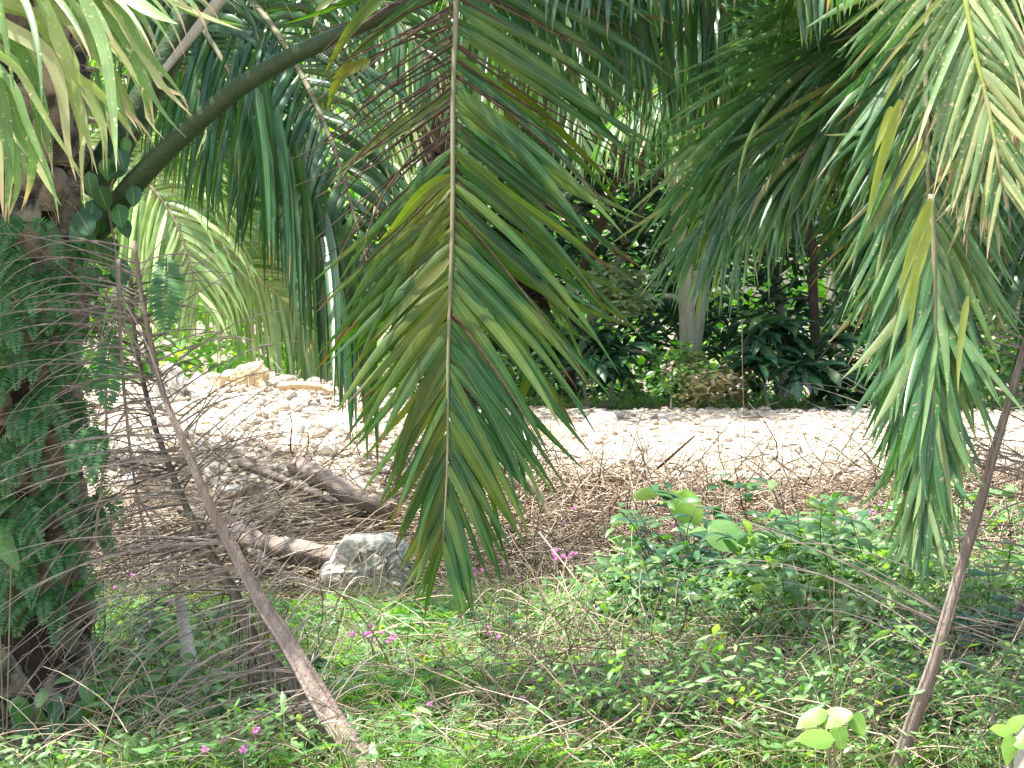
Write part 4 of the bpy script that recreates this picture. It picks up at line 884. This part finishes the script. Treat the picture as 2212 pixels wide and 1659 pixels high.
PL = [
 (1640, 1330, 14.6, .55, 'dark green leafy shrub in the middle of the undergrowth, darkest of the weeds', 'shrub', 16, (.09, .15), .34),
 (1500, 1340, 14.9, .50, 'dark leaved shrub left of the darkest weed', 'shrub', 13, (.08, .13), .36),
 (1560, 1230, 16.2, .48, 'dark green shrub at the edge of the brush pile', 'shrub', 12, (.09, .14), .36),
 (1830, 1330, 14.0, .55, 'shrub with long pale green lance leaves standing over the weeds', 'shrub_light', 12, (.12, .22), .24),
 (1900, 1280, 14.6, .5, 'bushy light green shrub beside the hanging frond tips on the right', 'shrub_light', 14, (.10, .17), .30),
 (1760, 1430, 13.0, .4, 'low light green plant below the long pale lance leaves', 'shrub_light', 12, (.08, .15), .33),
 (1420, 1440, 13.6, .38, 'small green shrub left of the yellowing leaf', 'shrub', 12, (.07, .12), .38),
 (2080, 1450, 12.6, .55, 'leafy green shrub behind the red brown dead frond', 'shrub', 12, (.09, .16), .40),
 (2150, 1300, 14.2, .5, 'grassy leaved bush at the right edge', 'shrub_light', 14, (.14, .24), .16),
 (1880, 1120, 17.0, .5, 'light green sprouting plant with rounded leaves beside the road bank', 'shrub_light', 10, (.09, .14), .5),
 (1830, 1160, 16.6, .4, 'sprawling green plant among pink flowers below the road', 'herb', 10, (.08, .12), .5),
 (2170, 1000, 18.2, .35, 'small green plant near the road at the right edge', 'shrub_light', 7, (.08, .13), .4),
 (1040, 1460, 13.7, .35, 'dark small shrub growing over the mossy stub', 'shrub', 9, (.07, .13), .4),
 (980, 1540, 12.6, .25, 'low green plant at bottom centre', 'herb', 9, (.07, .11), .42),
 (620, 1500, 12.4, .3, 'green shrub directly behind the thick end of the dead fronds', 'shrub', 10, (.06, .11), .45),
 (330, 1520, 12.0, .5, 'leafy green bush right of the palm trunk foot', 'shrub_light', 15, (.07, .12), .5),
 (270, 1640, 11.4, .4, 'small bush at the bottom left beside the trunk', 'herb', 13, (.06, .11), .5),
 (430, 1640, 11.5, .35, 'bright leaved bush at the foot of the pale dead stem', 'herb', 13, (.07, .12), .45),
 (250, 1300, 12.9, .5, 'dense bush behind the trunk with a few white blossoms', 'shrub', 14, (.07, .11), .45),
 (1330, 1250, 16.4, .3, 'green weed rising in front of the brush pile left of the big drooping leaves', 'shrub', 8, (.07, .12), .4),
 (1350, 1600, 11.8, .22, 'fresh green plant in the dry vine tangle at bottom centre right', 'sunny', 8, (.06, .1), .4),
 (2030, 1610, 11.2, .35, 'dark green plant right of the dead frond foot', 'vine', 10, (.07, .13), .5),
 (890, 1470, 13.4, .2, 'small round leaved plant under the tips of the middle frond', 'herb', 8, (.06, .1), .55),
]
for (u, v, Y, H, lab, mat, nst, leaf, asp) in PL:
    leafy_plant(u, v, Y, H, lab, mat, nst, leaf, asp)
def big_leaf_plant(leaves, base, label, mat='lime', name='broad_leaf_plant'):
    """leaves: (u,v,Y centre, length px, width ratio, direction angle deg in picture)"""
    b = at(*base); b[2] = hgt(b[0], b[1]); e = empty(name, b, label, 'plant')
    ms, ml = MB(), MB()
    for (u, v, Y, Lp, asp, ang, tilt) in leaves:
        L = Lp * Y / F; d = np.array([math.cos(R(ang)), -.25 * tilt, math.sin(R(ang))]); c = at(u, v, Y)
        st = c - d * L / 2; fac = np.array([0, -1., tilt])
        strips(ml, st - b, d, np.cross(d, fac), L, L * asp, .25, 10, 'round' if asp > .6 else 'ovate', .08, .03, .03)
        pts, _ = curve(np.array([b, (b + st) / 2 + (0, 0, .08), st]), 10); tubes(ms, pts - b, np.full((1, 10), .004), 5)
    ms.build('stem', M['rachis_green'], e); ml.build('leaves', M[mat], e)
big_leaf_plant([(1400, 1063, 16.2, 72, .42, 15, .5), (1490, 1100, 16.0, 82, .85, -50, .5), (1465, 1072, 16.1, 60, .6, 170, .6)], (1450, 1180, 16.2), 'plant with a big round lime leaf held up against the brush pile')
big_leaf_plant([(1580, 1158, 14.2, 100, .8, -20, .8), (1690, 1170, 14.2, 60, .5, 30, .8)], (1620, 1230, 14.2), 'plant with a broad mid green leaf right of the round lime leaf', 'herb')
big_leaf_plant([(1750, 1550, 9.5, 80, .55, 200, .9), (1810, 1545, 9.5, 70, .75, 20, .9), (1760, 1592, 9.4, 90, .55, 170, .7), (1855, 1565, 9.5, 50, .8, -60, .6), (1815, 1595, 9.45, 50, .8, -80, .5)], (1800, 1650, 9.5), 'cluster of broad lime green leaves at the bottom right')
big_leaf_plant([(2165, 1575, 9.3, 60, .6, 160, .9), (2195, 1560, 9.3, 56, .6, 50, .9), (2180, 1620, 9.2, 70, .5, -100, .6), (2215, 1600, 9.2, 60, .6, 10, .8)], (2185, 1690, 9.3), 'broad lime green leaves at the right edge near the bottom corner')
big_leaf_plant([(1350, 1170, 15.9, 90, .28, 150, .4), (1300, 1217, 15.9, 150, .16, 182, .7), (1375, 1185, 15.9, 70, .3, 60, .6), (1390, 1195, 15.9, 60, .3, -15, .6)], (1370, 1240, 16), 'plant with long drooping strap leaves in front of the brush pile', 'shrub_light')
big_leaf_plant([(20, 1195, 11.4, 90, .45, -50, .3), (10, 1160, 11.4, 60, .5, 120, .3)], (10, 1300, 11.5), 'broad light green leaf at the left edge of the trunk', 'herb')
big_leaf_plant([(700, 1305, 14.5, 80, .16, 15, .6), (735, 1330, 14.5, 55, .35, -40, .5)], (690, 1360, 14.6), 'plant with one pale blue green strap leaf below the grey boulder', 'shrub_light')
# cut palm leaf lying in the weeds
e = empty('fallen_palm_leaf', at(1700, 1180, 15.8), 'fallen green palm frond piece lying in the weeds below the brush', 'palm frond')
frond(e, [(1780, 1235, 15.5), (1740, 1200, 15.7), (1680, 1170, 15.9)], L=.4, wd=.03, r0=.01, t0=.05, n=16, ang=(60, 20), droop=.3, mat='frond_green', up=(0, -.6, 1), name='leaf_stalk')

# pink flowers
v_, f_ = ICO[1]
fl0 = None
spots = []
for (cx, cy, sx, sy, n) in [(1065, 1238, 55, 18, 9), (1210, 1200, 25, 35, 8), (830, 1375, 60, 22, 12), (540, 1580, 25, 25, 5), (490, 1615, 30, 10, 3), (1845, 1110, 40, 25, 8), (1620, 1150, 10, 10, 1), (1460, 1150, 30, 15, 3), (1730, 1225, 20, 15, 2), (380, 1300, 20, 12, 4), (1065, 1375, 12, 20, 3), (1150, 1440, 12, 20, 2), (940, 1560, 60, 50, 3), (1560, 1280, 120, 50, 4), (300, 1260, 60, 30, 2), (1240, 1110, 30, 25, 2), (640, 1450, 10, 15, 1), (1400, 1560, 200, 50, 3)]:
    for _ in range(n): spots.append((cx + rng.normal() * sx * .7, cy + rng.normal() * sy * .7))
for i, (u, v) in enumerate(spots):
    Y = np.interp(v, [1080, 1250, 1380, 1500, 1620], [16.2, 15.1, 12.8, 11.3, 10.0])
    c = at(u, v, Y); g0 = float(hgt(c[0], c[1])); c[2] = max(c[2], g0 + .1)
    base = np.array([c[0] + rng.normal() * .02, c[1], g0])
    if fl0 is None or i < 5:
        e = empty('pink_flower', base, 'small round pink flower head on a thin stem among the weeds', 'flower', 'pink flowers in the undergrowth')
        hgt0 = c[2] - g0
        st = MB(); tubes(st, np.array([[[0, 0, 0], [.004, 0, .5], [0, 0, .98]]]), np.array([[.002, .0018, .0015]]), 4); so = st.build('stem', M['rachis_green'], e)
        hd = MB(); n = 46; dd = nrm(rng.normal(size=(n, 3))); strips(hd, dd * .003, dd, rng.normal(size=(n, 3)), .016, .006, 0, 2, 'ovate', .2); ho = hd.build('flower_head', M['pink'], e)
        so.scale = (1, 1, hgt0); ho.location = (0, 0, hgt0); fl0 = (e, so, ho)
    else:
        src = fl0; e = src[0].copy(); COL.objects.link(e); e.location = base; hh = c[2] - g0
        so = src[1].copy(); COL.objects.link(so); so.parent = e; so.scale = (1, 1, hh)
        ho = src[2].copy(); COL.objects.link(ho); ho.parent = e; ho.location = (0, 0, hh); ho.rotation_euler = (rng.uniform(0, 3), rng.uniform(0, 3), 0)
        q = rng.uniform(.7, 1.15); ho.scale = (q, q, q)

# long dry stems standing up in front
for i, (pts, lab) in enumerate([
   ([(1165, 1150, 15.5), (1290, 1310, 14), (1400, 1450, 13), (1470, 1560, 12)], 'long thin dry stem slanting down from the brush pile'),
   ([(1290, 1250, 14.5), (1400, 1400, 13), (1540, 1610, 11.5)], 'long pale stem running to the bottom right of centre'),
   ([(600, 1590, 10.9), (800, 1500, 12), (1010, 1640, 11), ], 'thin bowed stem arching over the weeds at bottom centre'),
   ([(1480, 1500, 12), (1680, 1350, 13), (1750, 1280, 14)], 'thin grey stem slanting up through the weeds'),
   ([(1000, 1590, 12), (1020, 1540, 12.2), (960, 1480, 12.5)], 'short crooked stem at bottom centre'),
   ([(1870, 1000, 17.4), (1840, 990, 17.5), (1800, 1010, 17.6), (1770, 1060, 17.5)], 'curved brown stem arching beside the road bank'),
   ([(1430, 880, 19.4), (1500, 910, 19.2), (1560, 970, 18.8), (1590, 1040, 18.2)], 'thin brown stem arching over the near road edge'),
   ([(1603, 690, 19.4), (1604, 800, 19.2), (1608, 930, 18.9), (1612, 1010, 18.6)], 'tall straight thin stem standing before the dark thicket')]):
    log(pts, .0045, .003, 'brown_rib' if i == 7 else 'twig' if i > 4 else 'straw', lab, 'dry_stem', 'stem', 5, .05, 20)

# ------------------------------------------------------------------ far side of the road
def tree(u, v, Y, H, rad, n, mat, label, leaf=(.14, .26), asp=.34, low=.15, trunk_r=.06, bark='bark_grey', name='tree', cat='tree', limbs=9, flat=.75, prof='lance', droop=1.0, clumps=26, xs=1.0, group=None, fork=False):
    p = at(u, v, Y); p[2] = hgt(p[0], p[1]) - .03; e = empty(name, p, label, cat, group)
    m = MB(); top = H * .8
    pts = bent(1, np.zeros((1, 3)), np.array([[rng.normal() * .05, rng.normal() * .05, 1.]]), np.array([top]), k=12, sag=0, wob=.08)[0]
    tubes(m, pts, (np.linspace(trunk_r, trunk_r * .35, 12))[None], 10)
    if fork:      # a second stem rising from near the foot, and a short bare limb
        pts = np.array([[0, 0, 0], [-.01, 0, .4], [-.03, 0, .9], [-.07, 0, 1.5], [-.14, 0, 2.2], [-.2, 0, top]]); pts, _ = curve(pts, 12); m = MB(); tubes(m, pts, np.linspace(trunk_r, trunk_r * .5, 12)[None], 12)
        q, _ = curve(np.array([[.02, -.02, .3], [.07, -.03, .8], [.16, -.03, 1.4], [.3, 0, 2.1], [.45, 0, top]]), 12); tubes(m, q, np.linspace(trunk_r * .6, trunk_r * .35, 12)[None], 10)
        q, _ = curve(np.array([[-.03, 0, .95], [-.12, -.03, 1.12], [-.3, -.05, 1.15]]), 8); tubes(m, q, np.linspace(trunk_r * .4, trunk_r * .25, 8)[None], 8)
    C = []
    for i in range(clumps):
        t = low + (1 - low) * rng.random() ** .8; r = rad * rng.random() ** .5 * math.sin(math.pi * min(.98, .2 + .75 * t)) ** .5
        a = rng.uniform(0, 6.28); C.append([math.cos(a) * r * xs, math.sin(a) * r, H * t])
    C = np.array(C)
    for i in range(min(limbs, clumps)):
        h0 = min(top * .95, C[i, 2] * .75); b = np.array([np.interp(h0 / top, np.linspace(0, 1, 12), pts[:, j]) for j in range(3)])
        q, _ = curve(np.array([b, (b + C[i]) / 2 + (0, 0, .12 * H * .3), C[i]]), 8); tubes(m, q, np.linspace(trunk_r * .4, trunk_r * .1, 8)[None], 6)
    m.build('trunk', M[bark], e)
    ci = rng.integers(0, clumps, n); off = rng.normal(size=(n, 3)); off = nrm(off) * (rng.random((n, 1)) ** .45)
    P = C[ci] + off * np.array([rad * .36, rad * .36, rad * .30]) * rng.uniform(.7, 1.2, (clumps, 1))[ci]
    P[:, 2] = np.maximum(P[:, 2], .05)
    a = rng.uniform(0, 6.28, n); D = np.stack([np.cos(a), np.sin(a), rng.normal(size=n) * .35], -1)
    W = np.cross(D, np.array([0, -.2, 1.]) + rng.normal(size=(n, 3)) * .3); L = rng.uniform(*leaf, n)
    strips(MB(), P, D, W, L, L * asp, droop, 5, prof, .15, .1).build('crown', M[mat], e)
    return e
tree(1492, 800, 25.6, 5.2, 2.2, 2600, 'jungle', 'slender tree with a pale forked trunk across the road', low=.62, trunk_r=.10, limbs=9, clumps=26, fork=True)  # crown broadened to throw shade on the gap beneath
for (u, v, Y, H, rad, n, lab) in [(1230, 810, 26.3, 5.6, 2.4, 2600, 'overhanging tree left of the forked trunk, added to shade the dark gap'), (1760, 810, 26.3, 5.6, 2.4, 2600, 'overhanging tree right of the forked trunk, added to shade the dark gap')]:
    tree(u, v, Y, H, rad, n, 'jungle', lab, leaf=(.2, .34), asp=.33, low=.62, trunk_r=.06, clumps=26, bark='fibre')  # both trees added so their crowns shade the gap below
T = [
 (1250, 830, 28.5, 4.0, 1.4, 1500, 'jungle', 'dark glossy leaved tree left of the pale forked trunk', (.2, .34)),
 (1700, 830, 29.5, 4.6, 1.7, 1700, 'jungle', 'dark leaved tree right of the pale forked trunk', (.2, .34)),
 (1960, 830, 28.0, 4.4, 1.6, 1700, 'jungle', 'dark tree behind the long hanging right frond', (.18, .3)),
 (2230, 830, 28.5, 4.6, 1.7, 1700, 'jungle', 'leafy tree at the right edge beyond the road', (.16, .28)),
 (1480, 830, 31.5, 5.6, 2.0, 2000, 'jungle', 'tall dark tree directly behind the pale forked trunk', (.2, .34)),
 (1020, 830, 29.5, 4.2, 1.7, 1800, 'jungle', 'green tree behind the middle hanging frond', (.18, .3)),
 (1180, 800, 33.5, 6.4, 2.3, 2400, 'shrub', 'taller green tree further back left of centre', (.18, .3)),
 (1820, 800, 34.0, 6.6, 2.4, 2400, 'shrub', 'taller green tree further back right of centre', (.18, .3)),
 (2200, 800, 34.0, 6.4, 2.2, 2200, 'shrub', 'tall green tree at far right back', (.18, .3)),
 (700, 800, 32.0, 5.8, 2.1, 2200, 'sunny', 'sunlit lime green tree seen between the curtain of dark leaflets', (.16, .28)),
 (350, 800, 31.0, 5.5, 2.1, 2200, 'sunny', 'sunlit lime green tree behind the near palm', (.16, .28)),
 (60, 800, 30.0, 5.5, 2.1, 1600, 'shrub', 'green tree hidden behind the near trunk at the left edge', (.16, .28)),
]
for (u, v, Y, H, rad, n, mat, lab, lf) in T:
    tree(u, v, Y, H, rad, n, mat, lab, leaf=lf, asp=.33, low=.05, trunk_r=.08, clumps=34, xs=1.15)
tree(1320, 830, 26.2, 1.35, .62, 420, 'jungle_pale', 'shrub with leaves coloured pale as if sunlit, left of the forked trunk', leaf=(.12, .2), asp=.55, low=.72, clumps=10, trunk_r=.025, name='shrub', cat='shrub')
tree(1270, 860, 25.1, .85, .42, 120, 'jungle', 'low bush with big dark drooping leaves at the road edge behind the middle frond', leaf=(.28, .42), asp=.34, low=.45, clumps=10, trunk_r=.02, name='shrub', cat='shrub')
tree(1660, 860, 25.0, .95, .5, 150, 'jungle', 'low bush with big dark leaves at the far road edge right of the forked trunk', leaf=(.28, .42), asp=.34, low=.45, clumps=10, trunk_r=.02, name='shrub', cat='shrub')
tree(1790, 870, 25.1, .75, .45, 140, 'jungle', 'dark low bush at the far road edge beside the hanging frond', leaf=(.22, .34), asp=.38, low=.2, clumps=10, trunk_r=.02, name='shrub', cat='shrub')
tree(1450, 880, 25.0, .62, .5, 420, 'shrub_light', 'sunlit yellow green bush on the far road edge', leaf=(.06, .13), asp=.5, low=.1, clumps=16, trunk_r=.012, name='shrub', cat='shrub')
tree(1530, 885, 24.85, .5, .5, 520, 'dry_pale', 'withered brown leaved bush on the far road edge', leaf=(.06, .12), asp=.5, low=.05, clumps=12, trunk_r=.01, name='shrub', cat='shrub')
tree(2080, 880, 25.3, 1.1, .7, 600, 'herb', 'green bush behind the right hanging frond at the road edge', leaf=(.1, .18), asp=.45, low=.1, clumps=16, trunk_r=.012, name='shrub', cat='shrub')
tree(1120, 880, 25.4, .5, .5, 420, 'herb', 'low green bush at the far road edge behind the middle frond', leaf=(.08, .14), asp=.45, low=.05, clumps=14, trunk_r=.012, name='shrub', cat='shrub')
# grass verge beyond the road
n = 5000; x = rng.uniform(-6, 6, n); y = rng.uniform(24.9, 27.5, n); P = np.stack([x, y, hgt(x, y)], -1); D = rng.normal(size=(n, 3)) * (.6, .6, .3) + (0, 0, .8)
tag(strips(MB(), P, D, rng.normal(size=(n, 3)), rng.uniform(.08, .22, n), .012, 1.2, 4, 'rib', .2, .3).build('grass_verge', M['herb']), 'strip of grass and low weeds along the far road edge', 'grass', kind='stuff')
# far woodland that reads as one mass
n = 26000; x = rng.uniform(-16, 16, n); y = rng.uniform(37, 44, n); z = hgt(x, y) + rng.random(n) * (9 + 1.5 * wob2(x, y, .4)); P = np.stack([x, y, z], -1)
a = rng.uniform(0, 6.28, n); D = np.stack([np.cos(a), np.sin(a), rng.normal(size=n) * .4], -1); L = rng.uniform(.25, .5, n)
tag(strips(MB(), P, D, np.cross(D, np.array([0, -.3, 1.]) + rng.normal(size=(n, 3)) * .4), L, L * .42, .8, 4, 'lance', .15).build('far_woodland', M['sunny']), 'sunlit far woodland glimpsed through the gaps', 'woodland', kind='stuff')
